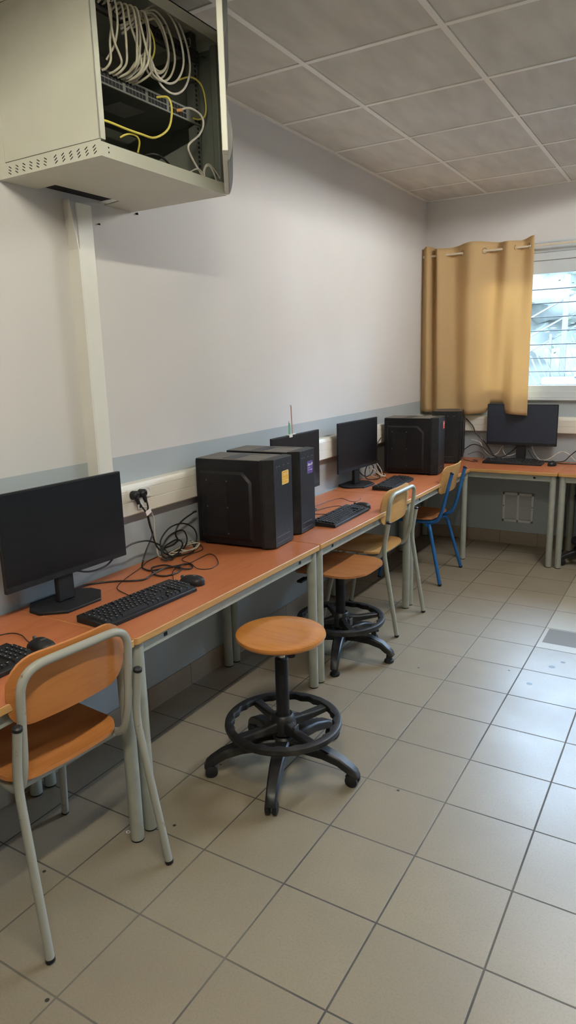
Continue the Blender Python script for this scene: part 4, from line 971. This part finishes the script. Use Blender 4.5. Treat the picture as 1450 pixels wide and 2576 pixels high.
# vent grille low on the far wall
t = thing('vent_grille', 'white square vent grille low on the far wall under the window desk', 'vent grille', (.83, YF, .313))
b = MB(); hw = .124
for q in ((-hw, hw, -hw, -hw+.022), (-hw, hw, hw-.022, hw), (-hw, -hw+.018, -hw, hw), (hw-.018, hw, -hw, hw), (-.008, .008, -hw, hw)): b.box(q[0], q[1], -.012, 0, q[2], q[3])
b.build('grille_frame', M['grille'], t, bevel=.002)
b = MB(); b.box(-hw+.01, hw-.01, -.003, 0, -hw+.01, hw-.01); b.build('grille_back', M['grillein'], t)
b = MB()
for i in range(26):
    z = -hw+.026+i*.0078
    for (a, c) in ((-hw+.018, -.008), (.008, hw-.018)): b.prism([(-.009, z), (-.003, z+.004), (-.003, z+.0055), (-.009, z+.0015)], a, c, 'yz')
b.build('louvre', M['grille'], t)
b = MB()
for (x, z) in ((-hw+.008, hw-.01), (hw-.008, hw-.01), (-hw+.008, -hw+.01), (hw-.008, -hw+.01), (-hw+.008, .01), (hw-.008, .01)): b.box(x-.004, x+.004, -.0135, -.012, z-.004, z+.004)
b.build('screw', M['darkgrey'], t)

# radiator
t = thing('radiator', 'ribbed grey blue radiator behind the right hand desk under the window', 'radiator', (1.285, YF-.085, 0))
for i in range(16):
    b = MB(); x = i*.06
    b.prism(rrect(.046, .07, .02, 5, x+.025, 0), .09, .66); b.build('column', M['radiator'], t, bevel=.006)
b = MB(); b.box(0, .95, -.02, .02, .12, .16); b.box(0, .95, -.02, .02, .60, .64)
for x in (.03, .9): b.box(x, x+.03, -.02, .075, .14, .17)
b.build('header', M['radiator'], t, bevel=.004)
b = MB(); b.cyl((.1, 0, 0), (.1, 0, .1), .012, 12); b.cyl((.85, 0, 0), (.85, 0, .1), .012, 12); b.build('foot', M['radiator'], t)

# two dark plugs left in the wall below the cabinet
for (y, z, r_, lab) in ((1.053, 2.152, .005, 'larger dark screw stub in the wall just below the open cabinet'), (.838, 2.082, .003, 'tiny dark screw stub in the wall right of the cable duct')):
    b = MB(); b.tube([(0, y, z), (.008, y, z), (.01, y+.001, z-.004)], [r_*.7, r_, r_*.5], 10); tag(b.build('wall_mount_screw', M['hole']), lab, 'screw')
# bits of litter on the tiles
for (x, y, r_, lab) in ((.505, .245, .007, 'larger of two tiny clear plastic rings on the tiles by the desk leg'), (.555, .262, .005, 'smaller of two tiny clear plastic rings on the tiles by the desk leg')):
    b = MB(); b.tube([(x+r_*math.cos(2*PI*k/20), y+r_*.8*math.sin(2*PI*k/20), .0016) for k in range(20)], .0016, 6, True); tag(b.build('plastic_ring', M['white']), lab, 'ring')

# ------------------------------------------------------------------ outside the window
b = MB(); b.box(-6, 14, YF+.25, 16, .3, .4); struct(b.build('ground_outside', M['outpave']))
bm = bmesh.new(); G = []; rr = random.Random(5)
for j in range(25):
    row = []
    for i in range(61):
        x = -6+i*.33; v = j/24
        row.append(bm.verts.new((x, 11.5+v*5+.5*math.sin(x*1.7+j)+rr.uniform(-.25, .25), .4+v*4.4+rr.uniform(-.15, .15)+(.5*math.sin(x*.8) if j > 18 else 0))))
    G.append(row)
for j in range(24):
    for i in range(60): bm.faces.new((G[j][i], G[j][i+1], G[j+1][i+1], G[j+1][i]))
me = bpy.data.meshes.new('hillside'); bm.to_mesh(me); bm.free(); me.materials.append(M['outblue'])
for p in me.polygons: p.use_smooth = True
o = bpy.data.objects.new('hill_outside', me); COL.objects.link(o); struct(o)
t = thing('low_wall', 'low white garden wall outside the window', 'garden wall', (.9, 7, .4))
b = MB(); b.box(-.42, 4, .0, .25, 0, .88); b.box(-.08, 4, -.02, .27, .88, .90); b.box(-.1, 4, .3, .6, 0, 1.0); b.build('wall_block', M['outwhite'], t, bevel=.01)
t = thing('stair_railing', 'white sloping stair railing with leaning pickets seen through the window', 'railing', (.6, 7.3, .4))
b = MB(); b.box(.02, .075, -.025, .025, 0, 2.0); b.build('post', M['outrail'], t)
b = MB(); b.box(-.11, -.085, -.02, .02, .5, 1.36); b.build('post', M['outrail'], t)
for (z, th) in ((1.58, .02), (1.37, .022), (1.2, .02)):
    b = MB(); b.prism([(-.9, z-.34), (1.6, z+1.0), (1.6, z+1.0+th), (-.9, z-.34+th)], .02, .05, 'xz'); b.build('rail', M['outrail'], t)
for k in range(30):
    x = -.75+k*.062; z = .86+x*.5
    b = MB(); b.prism([(x, z+.42), (x+.016, z+.42), (x+.21, z-.02), (x+.194, z-.02)], -.03, -.015, 'xz'); b.build('picket', M['outrail'], t)
lf = MB(); rr = random.Random(11)
for (cx, cy, cz, n, sp) in ((.45, 8.2, 1.75, 26, .16), (.78, 8.2, 2.45, 40, .22), (1.0, 8.2, 1.6, 40, .25), (.7, 8.2, 2.0, 16, .1), (1.5, 8.2, 2.3, 40, .4)):
    lf.tube([(cx, cy, .4), (cx+.02, cy, cz)], .012, 6)
    for k in range(n):
        c = Vector((cx+rr.gauss(0, sp), cy+rr.gauss(0, .2), cz+rr.gauss(0, sp*.6))); T2 = Matrix.Translation(c) @ Matrix.Rotation(rr.uniform(0, 6), 4, 'Z') @ Matrix.Rotation(rr.uniform(0, 3), 4, 'X')
        l = rr.uniform(.03, .08); lf.prism([(-l, 0), (0, l*.3), (l, 0), (0, -l*.3)], -.001, .001, 'xy', T2)
tag(lf.build('foliage', M['leaf']), 'scattered pale leaves on the slope outside the window', 'foliage', None, 'stuff')

# ------------------------------------------------------------------ light
w = bpy.data.worlds.new('sky'); SC.world = w; w.use_nodes = True
nt = w.node_tree; bg = nt.nodes['Background']
bg.inputs['Color'].default_value = (.52, .73, 1.0, 1); bg.inputs['Strength'].default_value = 40.0
for (x0, x1) in ((WX0, WX1), W2):
    l = bpy.data.lights.new('window_portal', 'AREA'); l.shape = 'RECTANGLE'; l.size = x1-x0; l.size_y = 1.1
    l.cycles.is_portal = True
    o = bpy.data.objects.new('window_portal', l); COL.objects.link(o); o.location = ((x0+x1)/2, YF+.24, 1.78); o.rotation_euler = (-PI/2, 0, 0)

# ------------------------------------------------------------------ camera
cam = bpy.data.cameras.new('camera'); co = bpy.data.objects.new('camera', cam); COL.objects.link(co)
yaw, pit, rol = -.5442548506, -.2200578811, -.0272651941
cy, sy, cp, sp_, cr, sr = math.cos(yaw), math.sin(yaw), math.cos(pit), math.sin(pit), math.cos(rol), math.sin(rol)
fw = Vector((sy*cp, cy*cp, sp_)); r0 = Vector((cy, -sy, 0)); u0 = r0.cross(fw)
rt = r0*cr+u0*sr; up = r0*-sr+u0*cr
co.matrix_world = Matrix(((rt.x, up.x, -fw.x, 2.04727), (rt.y, up.y, -fw.y, -1.19481), (rt.z, up.z, -fw.z, 1.5564), (0, 0, 0, 1)))
cam.sensor_fit = 'VERTICAL'; cam.sensor_height = 24; cam.lens = 24*1715.24/2576; cam.clip_start = .02
SC.camera = co
vs = SC.view_settings
SC.display_settings.display_device = 'sRGB'
vs.view_transform = 'Standard'; vs.look = 'None'; vs.gamma = 1; vs.use_curve_mapping = False; vs.exposure = 0.0
SC.cycles.use_denoising = True
SC.cycles.max_bounces = 10; SC.cycles.diffuse_bounces = 6; SC.cycles.transparent_max_bounces = 12
